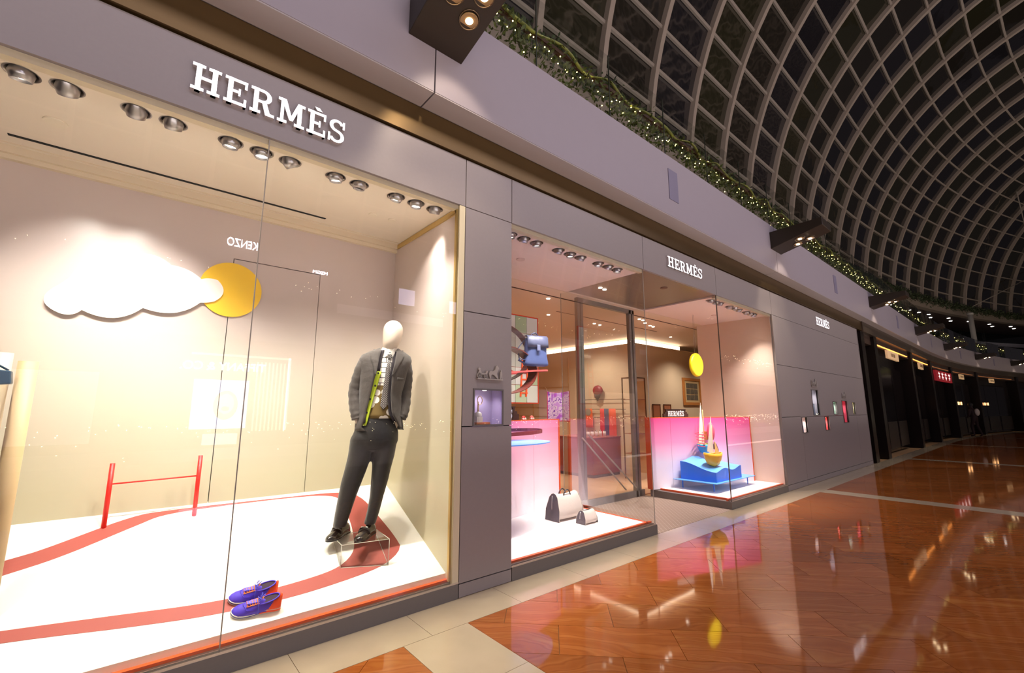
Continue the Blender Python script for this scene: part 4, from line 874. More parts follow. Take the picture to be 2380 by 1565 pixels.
def ribbon_loop(label, pts, wv, th, m, name='leather_belt', cat='belt', wdir=Vector((0, 1, 0)), closed=True):
    pts = [Vector(p) for p in pts]; n = len(pts); wv_ = wdir*wv; b = MB(); rings = []
    for i, p in enumerate(pts):
        a, c = pts[(i-1) % n], pts[(i+1) % n]
        if not closed: a, c = pts[max(0, i-1)], pts[min(n-1, i+1)]
        nn = (c-a).normalized().cross(wdir).normalized()*th; rings.append([p-wv_/2-nn/2, p+wv_/2-nn/2, p+wv_/2+nn/2, p-wv_/2+nn/2])
    if closed: rings.append(rings[0])
    b.loft(rings, cap=not closed, smooth=False); o = b.build(name, m); return tag(o, label, cat, 'leather belt loops around the backpack')
el = lambda cx, y, cz, rx, rz, a0=0, a1=360, n=40, dy=0: [(cx+rx*math.cos(math.radians(a0+(a1-a0)*k/n)), y+dy*math.sin(math.radians(a0+(a1-a0)*k/n)), cz+rz*math.sin(math.radians(a0+(a1-a0)*k/n))) for k in range(n)]
ribbon_loop('big dark brown belt loop rising behind the blue backpack', el(3.05, 1.0, 2.06, .60, .36), .10, .008, strp)
ribbon_loop('brown belt loop under the blue backpack, in front', el(3.06, .78, 1.83, .45, .26), .15, .008, strp)
ribbon_loop('coral red thin belt loop sweeping round horizontally', [(3.15+.52*math.cos(a), .86+.45*math.sin(a), 1.80+.05*math.cos(a)) for a in [2*PI*k/40 for k in range(40)]], .018, .006, mat('belt_coral', 'e0605c', .35), wdir=Vector((0, 0, 1)))
ribbon_loop('dark red belt loop floating above the blue disc', [(3.10+.47*math.cos(a), .78+.30*math.sin(a), 1.155+.012*math.cos(a)) for a in [2*PI*k/40 for k in range(40)]], .038, .006, mat('belt_wine', '8c3c44', .35), wdir=Vector((0, 0, 1)))
b = MB(); n = 48; b.prism([(3.05+.66*math.cos(2*PI*k/n), .80+.36*math.sin(2*PI*k/n)) for k in range(n)], lambda p, k: (p[0], p[1], 1.035+.012*k)); o = b.build('water_disc', mat('water_blue', '6aa6fa', .3)); tag(o, 'flat glossy blue disc floating below the wine red belt', 'disc')
bp = mat('backpack_blue', '45517a', .4, coat=.15); bpd = mat('backpack_dark', '39456a', .45)
t = thing('backpack', 'blue leather backpack hung on the brown belt loops', 'backpack', (3.50, .72, 1.90), -.25)
b = MB(); b.loft([[(.14*wx*math.copysign(abs(math.cos(a))**.6, math.cos(a)), dy*math.copysign(abs(math.sin(a))**.7, math.sin(a)), z) for a in [2*PI*k/28 for k in range(28)]] for wx, dy, z in ((1.0, .05, -.01), (1.18, .062, .01), (1.12, .062, .05), (.98, .058, .12), (1.0, .055, .22), (.96, .05, .30), (.90, .045, .335))]); subd(b.build('body', bp, t))
b = MB(); b.loft([[(x, y, z) for x in (-.135, -.05, .05, .135)] for y, z in ((.03, .345), (-.03, .350), (-.058, .33), (-.068, .26), (-.070, .21))], cap=False, closed=False); o = b.build('flap', mat('backpack_flap', '555972', .35, coat=.2), t); o.modifiers.new('t', 'SOLIDIFY').thickness = .006
b = MB(); b.box(-.022, .022, -.085, -.070, .165, .235); bevel(b.build('clasp', mat('clasp_steel', '7a80a0', .3, .3), t), .006)
b = MB(); b.tube([(-.06+.12*k/8, .02, .345+.045*math.sin(PI*k/8)) for k in range(9)], .006, 6); b.build('top_handle', bpd, t)
b = MB(); b.tube([(-.12, .05, .30), (-.20, .06, .20), (-.19, .04, .06), (-.13, .0, .02)], .016, 8, flat=.3); b.build('shoulder_strap', bpd, t)
b = MB(); b.tube([(-.14, -.02, .01), (-.24, -.03, .05), (-.22, -.03, .07), (-.12, -.02, .05)], .012, 8, flat=.35); b.build('side_strap', bpd, t)
# block signs standing on the partitions
def blocksign(label, x, y, z, rz, w_):
    t = thing('block_sign', label, 'sign', (x, y, z), rz); k = w_/.70; dk = mat('sign_brown', '3c2018', .5)
    b = MB(); b.box(0, .70*k, .012, .03, .0, .15); b.build('back_plate', mat('sign_taupe', '8a6a58', .5), t)
    b = MB(); b.box(0, .70*k, 0, .03, .15, .168); b.box(-.02*k, .72*k, -.004, .034, .160, .168); b.box(0, .70*k, .0, .03, -.002, .012); b.box(0, .045*k, -.002, .03, 0, .16); b.box(.655*k, .70*k, -.002, .03, 0, .16)
    for s_ in (-1, 1):
        c = 0 if s_ < 0 else .70*k
        b.box(min(c, c+s_*.05*k), max(c, c+s_*.05*k), 0, .03, .0, .11); b.box(min(c+s_*.05*k, c+s_*.095*k), max(c+s_*.05*k, c+s_*.095*k), 0, .03, 0.0, .075)
    b.build('frame', dk, t)
    hsign(None, .06*k, .64*k, .022, .128, y=.012, th=.012, parent=t, glow=mat('sign_letter_white', 'f6ece6', .5))
    return t
aw = math.atan2(.51-1.22, 2.14)
blocksign('brown block sign with white shop name on the deep pink partition', 6.56+.36*math.cos(aw), 1.22+.36*math.sin(aw)+.01, 1.2705, aw, .42).scale = (1, 1, .80)
aw2 = math.atan2(.394, 1.997)
blocksign('block sign with red flowers, standing behind the pier edge on the pale partition', 3.02, 1.10, 1.2705, aw2, .60)
for k, (dx, c) in enumerate(((.78, 'd83a34'), (.95, 'e0685c'))):
    t = thing('toy_car', ['tiny red toy on the pale pink partition, left one', 'tiny coral toy on the pale pink partition, right one'][k], 'toy', (3.02+dx, 1.105+dx*.197, 1.272), aw2)
    b = MB(); b.ell((0, .01, .03), .035, .018, .022); b.build('body', mat('toy_'+c, c, .3), t)
    b = MB(); b.cyl((-.02, -.012, .012), .012, .04, 12, axis='y'); b.cyl((.02, -.012, .012), .012, .04, 12, axis='y'); b.build('axle_with_wheels', mat('toy_wheel', 'e8c8b8', .4), t)

# ================================================================== WINDOW 3 CONTENT
blue = mat('sea_blue', '2f7cec', .35); blue2 = mat('sea_blue_top', '66abf6', .35)
t = thing('sea_table', 'blue wave topped table with thin legs on the white platform', 'table', (0, 0, .13))
b = MB(); poly_slab(b, [(6.92, .345), (8.35, .345), (8.40, .575), (6.92, 1.07)], .135, .143); b.build('table_top', blue2, t)
for x, y in ((7.06, .98), (7.08, .47), (8.25, .44)): b = MB(); b.cyl((x, y, 0), .009, .135, 12); b.build('leg', blue, t)
def wz(x, y):
    u = (x-7.05)/.90; v = min(1, max(0, (y-.40)/.6))
    return .295+.13*(.5-.5*math.cos(PI*v))*(1-.5*u)+.05*(.5-.5*math.cos(3*PI*u))+.075*v*math.sin(PI*max(0, min(1, u)))**2
b = MB(); nx, ny = 24, 16; top = []
for i in range(nx+1):
    for j in range(ny+1):
        x = 7.05+.90*i/nx; ymax = 1.0-.28*i/nx; y = .405+(ymax-.405)*j/ny; top.append((x, y, wz(x, y)))
fs = [(i*(ny+1)+j, (i+1)*(ny+1)+j, (i+1)*(ny+1)+j+1, i*(ny+1)+j+1) for i in range(nx) for j in range(ny)]
b.add(top, fs, True); b.build('wave_surface', blue2, t)
b = MB(); G = lambda i, j: top[i*(ny+1)+j]
edge_ = [(i, 0) for i in range(nx+1)]+[(nx, j) for j in range(1, ny+1)]+[(i, ny) for i in range(nx-1, -1, -1)]+[(0, j) for j in range(ny-1, 0, -1)]
for (a, c), (d, e_) in zip(edge_, edge_[1:]+edge_[:1]):
    p, q = G(a, c), G(d, e_); b.quad((p[0], p[1], .144), (q[0], q[1], .144), q, p)
b.build('block_side', blue, t)
def boat(label, x, y, z, rz, ch, ce, mast, sails, s=1.0):
    t = thing('toy_boat', label, 'toy boat', (x, y, z), rz, 'toy sailing boats on the blue waves'); b = MB(); n = 24; rings = []
    for k, (r, zz_) in enumerate(((.03, 0), (.078, .02), (.108, .075), (.122, .13), (.126, .160))):
        rings.append([(s*r*1.0*math.cos(2*PI*i/n)*(1.12), s*r*.62*math.sin(2*PI*i/n), s*(zz_+.018*math.cos(2*PI*i/n)**2)) for i in range(n)])
    b.loft(rings, cap=False); b.add(rings[0], [tuple(range(n))]); o = b.build('hull', mat('hull_'+ch, ch, .35), t); o.modifiers.new('t', 'SOLIDIFY').thickness = -.008
    b = MB(); b.tube(rings[-1], .007*s, 8, closed=True); b.build('rim', mat('hull_'+ce, ce, .4), t)
    b = MB(); b.add([(p[0]*.9, p[1]*.9, s*.14) for p in rings[-1]], [tuple(range(n))]); b.build('deck', mat('deck_'+ce, ce, .5), t)
    b = MB(); b.cyl((.01*s, 0, .08*s), .006, mast, 10); b.build('mast', mat('mast_wood', 'e8b050', .4), t)
    for (p0, p1, p2, c) in sails:
        b = MB(); b.prism([p0, p1, p2], lambda p, k: (p[0], -.006+.006*k, p[1])); b.build('sail', mat('sail_'+c, c, .5), t)
    b = MB(); b.tube([(-.0+.014*math.cos(a), -.072*s, .07*s+.018*math.sin(a)) for a in [2*PI*k/16 for k in range(16)]], .0018, 6, closed=True); b.build('painted_ring', mat('ring_red', 'd8602c', .4), t)
    return t
boat('yellow toy boat with a tall narrow cream sail, nearest', 7.29, .55, wz(7.29, .55)+.128, -.35, 'f0b428', 'f4c650', .56, [((-.115, .235), (.01, .20), (.005, .80), 'f4ead8'), ((.04, .20), (.15, .16), (.05, .40), 'f6c87c')], 1.18)
boat('pale blue toy boat behind the yellow one', 7.50, .79, wz(7.5, .79)+.22, -.35, '3f9fd8', 'd8c860', .66, [((-.12, .19), (-.0, .18), (-.03, .86), 'efe4d4')], .95)
for l_, (x, z, hh) in (('small tan box standing on the pale blue boat', (7.66, .885, .13)),):
    t = thing('wooden_box', l_, 'box', (x, .80, z), -.35); b = MB(); b.box(-.05, .05, -.03, .03, 0, hh); bevel(b.build('body', mat('tan_box', 'c88a50', .5), t)); b = MB(); b.box(-.052, .052, -.032, .032, hh, hh+.012); b.build('lid', mat('tan_lid', 'dca468', .5), t)
t = thing('perfume_bottle', 'small dark speckled bottle leaning by the tan box', 'bottle', (7.63, .66, .74), -.3); b = MB(); b.hexa([(-.04, -.02, 0), (.05, -.02, -.03), (.05, .02, -.03), (-.04, .02, 0), (-.05, -.02, .08), (.0, -.02, .09), (.0, .02, .09), (-.05, .02, .08)]); b.build('body', mat('speckled', '6a4a50', .3, noise=.8, nscale=120), t); b = MB(); b.cyl((-.025, 0, .08), .01, .03, 12); b.build('stopper', alu, t)
t = thing('balloon', 'red oval balloon floating behind the sails', 'balloon', (7.66, .74, 1.02)); b = MB(); b.ell((0, 0, 0), .075, .06, .16, 24, 16); b.build('body', mat('balloon_red', 'e05c78', .3), t); b = MB(); b.cyl((0, 0, -.175), .010, .02, 10, r2=.004); b.build('knot', mat('balloon_red'), t); b = MB(); b.tube([(0, 0, -.17), (.01, -.01, -.24)], .002, 6); b.build('string', mat('string', 'd8c0b0', .6), t)
b = MB(); pts = []
for k in range(121): a = 2*PI*5*k/120; r = .11-.045*k/120; pts.append((7.36+.03*k/120+r*math.cos(a), .78+r*.7*math.sin(a), 1.02-.25*k/120))
b.tube(pts, .006, 6); o = b.build('spiral_spring', mat('spring_red', 'ee5470', .3)); tag(o, 'pink red wire spiral tapering down left of the sails', 'spiral')
t = thing('sun_disc', 'bright yellow disc hung on wires above the toy boats', 'sun decoration', (7.62, .90, 2.19)); b = MB(); n = 48
b.loft([[(rr*math.cos(2*PI*k/n), yy, rr*math.sin(2*PI*k/n)) for k in range(n)] for rr, yy in ((.19, -.035), (.207, -.022), (.212, 0), (.207, .022), (.19, .035))]); b.build('disc', mat('sun_bright', 'fde01c', .35), t)
for x in (-.03, .03): b = MB(); b.tube([(x, 0, .20), (x*.6, 0, .92)], .0018, 5); b.build('wire', alu, t)

# ================================================================== SHOP INTERIOR
def silk_mat():
    m = bpy.data.materials.new('printed_silk'); m.use_nodes = True; nt = m.node_tree; bs = nt.nodes['Principled BSDF']; L = nt.links; N = nt.nodes.new
    g = N('ShaderNodeTexCoord'); n = N('ShaderNodeTexNoise'); n.inputs['Scale'].default_value = 6; L.new(g.outputs['Object'], n.inputs['Vector'])
    cr = N('ShaderNodeValToRGB'); cr.color_ramp.interpolation = 'CONSTANT'; e = cr.color_ramp.elements; e[0].color = (*lin('dca8f8'), 1); e[1].position = .62; e[1].color = (*lin('c05ae0'), 1)
    for p, c in ((.40, 'f2e0ff'), (.47, '8a38c8'), (.50, 'f0dcfc'), (.57, 'd8a8f4')): q = e.new(p); q.color = (*lin(c), 1)
    L.new(n.outputs[0], cr.inputs[0]); L.new(cr.outputs[0], bs.inputs['Base Color']); bs.inputs['Roughness'].default_value = .4; return m
t = thing('silk_scarf', 'purple printed silk square hung by its corners above the partition', 'scarf', (5.5, 2.553, 1.21), math.atan2(-.52, 0.0)); t.rotation_euler = (0, 0, -PI/2)
b = MB(); n = 12; b.loft([[(.525*k/n, .008*math.sin(9*k/n), .50*j/8-(.03*math.sin(PI*k/n) if j == 8 else 0)) for k in range(n+1)] for j in range(9)], cap=False, closed=False); b.build('silk', silk_mat(), t)
b = MB(); 
for z in (.0, .49): b.box(0, .53, -.006, -.003, z-.008, z+.008-.02*(z > .1))
b.box(-.004, .012, -.006, -.003, 0, .5); b.box(.515, .53, -.006, -.003, 0, .5); b.build('border', mat('magenta', 'd8205c', .4), t)
for x in (0, .525): b = MB(); b.tube([(x, 0, .5), (x+(x-.26)*.2, 0, .58)], .0015, 5); b.build('cord', mat('string'), t)
t = thing('equestrian_sculpture', 'small dark red draped head shaped hanging ornament on the beige wall', 'ornament', (8.90, 4.14, 1.60)); b = MB(); b.ell((-.05, 0, .27), .07, .15, .13, 20, 12); b.build('dome', mat('ornament_red', '9a2c34', .4, noise=.5, nscale=20), t)
b = MB()
for k in range(6): y = -.09+.036*k; b.tube([(-.06, y, .22), (-.08, y*.7, .10), (-.06, y*.5, .0+.03*abs(k-2.5))], [.024, .02, .008], 8)
b.build('tassel', mat('ornament_brown', '4c2c2c', .5, noise=.4, nscale=30), t)
for i, (z, y0, y1) in enumerate(((1.645, 3.35, 4.75), (1.405, 3.35, 4.75), (1.20, 3.35, 4.75))):
    t = thing('wall_rail', ['uppermost thin brown display rail on the beige wall', 'middle thin brown rail holding long scarves', 'lowest thin brown rail behind the scarves'][i], 'rail', (8.88, y0, z)); b = MB(); b.tube([(0, 0, 0), (0, y1-y0, 0)], .008, 8); b.build('bar', mat('rail_brown', '6a4226', .4, .5), t); b = MB(); b.box(0, .07, .1, .12, -.01, .01); b.box(0, .07, y1-y0-.12, y1-y0-.1, -.01, .01); b.build('bracket', mat('rail_brown'), t)
for i, (y, w_, zb3, c, lb) in enumerate(((4.47, .26, .95, 'f0682c', 'orange scarf with grey motif, left on the middle rail'), (4.03, .13, .75, 'e02c30', 'red scarf hanging beside the navy one'), (3.90, .13, .45, '3c4468', 'navy scarf between the red and orange ones'), (3.72, .20, .43, 'e8502c', 'long orange red scarf, rightmost on the rail'))):
    t = thing('hanging_scarf', lb, 'scarf', (8.865, y, zb3), 0, 'long scarves on the shop rail'); b = MB(); n = 10; b.loft([[(.008*math.sin(k*2.2)-.006, w_*(k/n-.5)*(1+.15*(1-j/6)), (1.42-zb3)*j/6) for k in range(n+1)] for j in range(7)], cap=False, closed=False); o = b.build('cloth', mat('scarf_'+c, c, .6), t); o.modifiers.new('t', 'SOLIDIFY').thickness = .006
    if i == 0: b = MB(); b.ell((-.015, 0, .38), .006, .10, .09); b.build('motif', mat('motif_grey', '9a9488', .6), t)
t = thing('display_counter', 'dark maroon display counter seen through the entrance door glass', 'counter', (7.35, 3.1, 0)); b = MB(); b.box(0, .95, 0, 1.1, .06, .80); bevel(b.build('body', mat('maroon', '8c4038', .4), t), .01); b = MB(); b.box(.03, .92, .03, 1.07, 0, .06); b.build('kick', mat('maroon_dark', '4a2420', .5), t); b = MB(); b.box(-.01, .96, -.01, 1.11, .80, .82); b.build('counter_top', mat('maroon_top', 'a05a4c', .25), t)
for k in range(5):
    t = thing('cologne_bottle', '%s clear bottle from the left on the maroon counter' % ORD[k], 'bottle', (7.5+.14*k, 3.35, .822), 0, 'clear bottles on the maroon counter'); b = MB(); b.cyl((0, 0, 0), .035, .10, 14); b.build('body', mat('clear_bottle', 'e8dcd8', .1), t); b = MB(); b.cyl((0, 0, .10), .018, .03, 12); b.build('cap', alu, t)
t = thing('picture_frame', 'wood framed print of a dark figure grid on the beige wall', 'picture', (11.06, 3.08, 1.52)); W_, H_ = .95, .72
b = MB(); 
for x0, x1, z0, z1 in ((0, W_, 0, .07), (0, W_, H_-.07, H_), (0, .08, .07, H_-.07), (W_-.08, W_, .07, H_-.07)): b.box(x0, x1, -.03, 0, z0, z1)
b.build('frame', mat('frame_wood', 'c07a3c', .4, noise=.1, nscale=20), t)
b = MB(); b.box(.06, W_-.06, -.012, 0, .06, H_-.06); b.build('mount', mat('mount_tan', 'c8a878', .6), t)
for i in range(3):
    for j in range(3): b = MB(); x = .17+.205*i; z = .13+.155*j; b.box(x, x+.19, -.016, -.012, z, z+.14); b.build('print', mat('print_grey', '6a5e4e', .7, noise=.9, nscale=14), t)
for i, x in enumerate((9.59, 10.08)):
    t = thing('wall_niche', ['left one of two brown backed lit wall niches', 'right one of two brown backed lit wall niches'][i], 'wall niche', (x, 3.07, 1.10), 0, 'brown wall niches right of the entrance'); b = MB(); b.box(.02, .31, .0, .012, 0, .41); b.build('back_panel', mat('niche_brown', 'a8694a', .5), t); b = MB(); b.box(0, .02, -.01, .012, 0, .43); b.box(.31, .33, -.01, .012, 0, .43); b.box(0, .33, -.01, .012, .41, .43); b.build('frame', mat('niche_dark', '6a3c24', .4), t)
t = thing('glass_cabinet', 'tall bronze framed glass cabinet behind the entrance door', 'cabinet', (7.86, 2.38, 0)); b = MB()
for x in (0, .38):
    for y in (0, .30): b.box(x, x+.02, y, y+.02, 0, 2.05)
b.box(0, .4, 0, .32, 2.05, 2.07); b.build('frame', mat('bronze_frame', '8c6a4c', .3, .8), t)
for z in (.5, .9, 1.25, 1.6): b = MB(); b.box(.01, .39, .01, .31, z, z+.012); b.build('shelf', mat('shelf_brown', '9a5c40', .4), t)
b = MB(); b.box(.38, .385, .02, .3, .1, 2.0); b.build('back_panel', mat('cab_back', 'dcb888', .4), t)
# handbag on shelves as small accents
for k, (x, z, c) in enumerate(((8.02, .513, '8c2c24'), (8.04, .913, '2c2420'), (8.02, 1.263, 'c86a38'))):
    t = thing('handbag', ['maroon handbag on the lowest cabinet shelf', 'black handbag on the second cabinet shelf', 'tan handbag on the third cabinet shelf'][k], 'handbag', (x, 2.54, z)); b = MB(); b.hexa([(-.09, -.04, 0), (.09, -.04, 0), (.09, .04, 0), (-.09, .04, 0), (-.07, -.02, .13), (.07, -.02, .13), (.07, .02, .13), (-.07, .02, .13)]); bevel(b.build('body', mat('hb_'+c, c, .4), t), .008); b = MB(); b.tube([(-.04, 0, .13), (-.03, 0, .19), (.03, 0, .19), (.04, 0, .13)], .005, 6); b.build('handle', mat('hb_'+c), t)
# wall panelling frames behind the map panel
b = MB()
for y in (5.2, 6.6): b.box(8.93, 8.95, y, y+.02, 0, 2.8)
for z in (1.2, 1.45, 2.0): b.box(8.93, 8.95, 5.2, 8.0, z, z+.02)
b.build('wall_moulding', mat('moulding', 'd0a878', .5), sh)
# ================================================================== UPPER GALLERY
bal = S('trim_balustrade', 'frameless glass balustrade of the upper gallery')
s_ = -5.42
k = 0
while s_ < 62:
    a, c = CP(s_+.006, -.25), CP(s_+1.144, -.25); b = MB(); b.quad((a.x, a.y, 4.69), (c.x, c.y, 4.69), (c.x, c.y, 5.47), (a.x, a.y, 5.47)); b.build('pane', rail_glass, bal)
    b = MB(); q = CP(s_, -.25); b.box(q.x-.005, q.x+.005, q.y-.005, q.y+.005, 4.69, 5.47); b.build('pane_edge', mat('edge_dark', '2c3028', .2), bal)
    s_ += 1.15
b = MB(); strip(b, -6, 64, [(-.02, 5.33), (-.02, 5.38), (.03, 5.38), (.03, 5.33)]); b.build('handrail', mat('rail_wood', '5a3420', .4), bal)
# garland
def leafball(mb, p, n, spread, size):
    for _ in range(n):
        c = Vector(p)+Vector((random.gauss(0, spread[0]), random.gauss(0, spread[1]), random.gauss(0, spread[2])))
        u = Vector((random.gauss(0, 1), random.gauss(0, 1), random.gauss(0, 1))).normalized(); v = u.cross(Vector((random.gauss(0, 1), random.gauss(0, 1), random.gauss(0, 1)))).normalized()
        s = size*random.uniform(.6, 1.4); mb.add([c-u*s, c+v*s*.45, c+u*s, c-v*s*.45], [(0, 1, 2, 3)])
def bulbs(mb, p, r):
    p = Vector(p); mb.add([p+Vector(d)*r for d in ((1, 0, 0), (-1, 0, 0), (0, 1, 0), (0, -1, 0), (0, 0, 1), (0, 0, -1))], [(0, 2, 4), (2, 1, 4), (1, 3, 4), (3, 0, 4), (2, 0, 5), (1, 2, 5), (3, 1, 5), (0, 3, 5)])
gl = thing('fairy_light_garland', 'green leafy garland with yellow fairy lights along the gallery handrail', 'garland', (0, 0, 0))
fo, rb, lt_ = MB(), MB(), MB(); s_ = -4
while s_ < 60:
    far_ = s_ > 18; st = .07 if not far_ else .25
    leafball(fo, CP(s_, .02, 5.24), 16 if not far_ else 14, (.06, .07, .085), .034 if not far_ else .055)
    if (int(s_*1.7) % 3) != 0: leafball(fo, CP(s_, .03, 5.06-.07*math.sin(s_*2.3)), 11 if not far_ else 8, (.06, .06, .10), .030 if not far_ else .05)
    nb = .85 if not far_ else 1.0
    if random.random() < nb: bulbs(lt_, CP(s_, -.03, 5.30-abs(random.gauss(0, .14)))+Vector((0, random.uniform(-.04, .04), 0)), .009 if not far_ else .016)
    s_ += st
o = fo.build('foliage', garland_green, gl); o['kind'] = 'stuff'; o = lt_.build('fairy_light', fairy, gl); o['kind'] = 'stuff'
rb.tube([CP(s, -.035+.02*math.sin(s*9), 5.36+.05*math.sin(s*6.5)) for s in [-4+.08*k for k in range(280)]], .022, 5, flat=.25); rb.build('ribbon', mat('garland_ribbon', 'c8c878', .25, .2), gl)
# third floor ring beam with planter
rg = S('ceiling_ring', 'curved beige ring beam and soffit carrying the glass roof')
b = MB(); strip(b, -8, 66, [(3.2, 8.7), (3.2, 9.45), (3.6, 9.45), (3.6, 8.7)]); b.build('fascia', mat('ring_beige', 'a8988a', .5), rg)
b = MB(); strip(b, -8, 66, [(3.6, 8.70), (3.6, 8.8), (7.4, 8.8), (7.4, 8.70)]); b.build('soffit', mat('ring_soffit', '5c4a44', .5), rg)
for k in range(24):
    p = CP(27+1.55*k, 4.1+.5*(k % 2 if k > 12 else 0)); b = MB(); b.cyl((p.x, p.y, 8.68), .10, .03, 12); b.build('downlight', mat('downlight_glow', 'ffffff', .5, emit=14, ecol='fff4ea'), rg)
iv = MB(); s_ = -4
while s_ < 66:
    leafball(iv, CP(s_, 3.12, 9.42-.06*random.random()-.12*math.sin(s_*1.9)**2), 26, (.10, .08, .15), .075); s_ += .13
o = iv.build('ivy', ivy_green); tag(o, 'dark trailing ivy along the ring beam under the roof', 'ivy', kind='stuff')
gw = S('wall_gallery', 'dark glazed shopfronts of the upper gallery')
b = MB(); strip(b, -8, 66, [(7.0, 4.66), (7.0, 8.7), (7.2, 8.7), (7.2, 4.66)]); b.build('glazing', mat('gallery_glass', '1a2126', .06, spec=.8), gw)
for k in range(26): p = CP(20+1.6*k, 6.97); b = MB(); b.box(-.04, .04, -.04, .02, 4.66, 8.7); b.build('mullion', steel, gw, loc=(p.x, p.y, 0), rz=CA(20+1.6*k))
b = MB(); strip(b, 36, 66, [(6.6, 7.4), (6.6, 7.75), (6.9, 7.75), (6.9, 7.4)]); b.build('light_band', mat('band_white', 'd8d4e0', .5), gw)
b = MB(); strip(b, -8, 66, [(-.2, 4.66), (-.2, 4.68), (7.0, 4.68), (7.0, 4.66)]); b.build('gallery_floor', mat('gallery_floor', '5a4a40', .2), gw)
for k, s in enumerate((47.5,)):
    p = CP(s, 2.4); t = thing('gallery_column', 'slim white round column of the upper gallery', 'column', (p.x, p.y, 4.68)); b = MB(); b.cyl((0, 0, 0), .15, 4.0, 20); b.build('shaft', mat('column_white', 'c8c2bc', .5), t); b = MB(); b.cyl((0, 0, 3.86), .19, .15, 20); b.build('capital', mat('column_white'), t)
# ================================================================== GLASS ROOF
YC, ZC, RR, D0 = -8.41, 8.62, 11.91, 2.3; TH0, DTH = .239, .095
roof = S('ceiling_roof', 'barrel vault glass roof of pale ribs and dark panes')
def RP(i, th, dr=0): return CP(6.15+D0*i, YC+(RR+dr)*math.cos(th), ZC+(RR+dr)*math.sin(th))
b = MB(); ths = [.055+(2.95-.055)*k/60 for k in range(61)]
b.loft([[(dx, YC+(RR+dr)*math.cos(t)+3.0, ZC+(RR+dr)*math.sin(t)) for dx, dr in ((-.085, -.12), (.085, -.12), (.085, .05), (-.085, .05))] for t in ths], smooth=False)
rib = None
for i in range(-5, 26):
    s = 6.15+D0*i; p = CP(s, -3.0)
    if rib is None: rib = b.build('rib', rib_m, roof, loc=(p.x, p.y, 0), rz=CA(s)); rme = rib.data
    else: link('rib', rme, roof, (p.x, p.y, 0), CA(s))
NJ = 29
for j in range(-1, NJ):
    th = TH0+j*DTH; o_, z_ = YC+(RR)*math.cos(th), ZC+(RR)*math.sin(th); e = Vector((math.cos(th), math.sin(th))); f_ = Vector((-e.y, e.x))
    pr = [(o_+e.x*a+f_.x*c, z_+e.y*a+f_.y*c) for a, c in ((-.045, -.04), (.04, -.04), (.04, .04), (-.045, .04))]
    b = MB(); strip(b, 6.15-5*D0, 6.15+25*D0, pr, step=2.3, cap=True); b.build('purlin', purlin_m, roof)
rg_mats = []
for q in range(3):
    m = bpy.data.materials.new('roof_glass_%d' % q); m.use_nodes = True; bs = m.node_tree.nodes['Principled BSDF']; bs.inputs['Base Color'].default_value = (*lin(('302e20', '2b2722', '262429')[q]), 1)
    bs.inputs['Roughness'].default_value = .07; bs.inputs['Specular IOR Level'].default_value = 1.0; bs.inputs['IOR'].default_value = 1.9
    n = m.node_tree.nodes.new('ShaderNodeTexNoise'); n.inputs['Scale'].default_value = .9; bp_ = m.node_tree.nodes.new('ShaderNodeBump'); bp_.inputs['Strength'].default_value = .25; bp_.inputs['Distance'].default_value = .12
    g = m.node_tree.nodes.new('ShaderNodeNewGeometry'); m.node_tree.links.new(g.outputs['Position'], n.inputs['Vector']); m.node_tree.links.new(n.outputs[0], bp_.inputs['Height']); m.node_tree.links.new(bp_.outputs[0], bs.inputs['Normal']); rg_mats.append(m)
cells = []
for i in range(-5, 25):
    for j in range(-2, NJ-1):
        t0 = TH0+j*DTH; t1 = t0+DTH; c = RP(i+.5, (t0+t1)/2); d = c-Vector((0, -3, 1.4)); z = d.dot(fw); vis = z > .5 and abs(d.dot(rt)/z) < 1.25 and abs(d.dot(up)/z) < .85
        cells.append((d.length+(0 if vis else 500), i, j))
cells.sort()
farp = MB()
for kk, (dd, i, j) in enumerate(cells):
    t0 = TH0+j*DTH; t1 = t0+DTH; pts = [RP(i, t0, .06), RP(i+1, t0, .06), RP(i+1, t1, .06), RP(i, t1, .06)]
    if kk < 290:
        b = MB(); b.quad(*pts); b.build('pane', rg_mats[(i*7+j*3) % 3], roof)
    else: farp.mi = (i*7+j*3) % 3; farp.quad(*pts)
o = farp.build('pane_field', rg_mats, roof); o['kind'] = 'stuff'
b = MB(); b.tube([RP(19.1, TH0-1.7*DTH, -.25), RP(23.5, TH0+2.2*DTH, -.25)], .035, 6); b.tube([RP(18.6, TH0+6.5*DTH, -.25), RP(24, TH0-1.5*DTH, -.25)], .035, 6); b.build('brace_rod', purlin_m, roof)

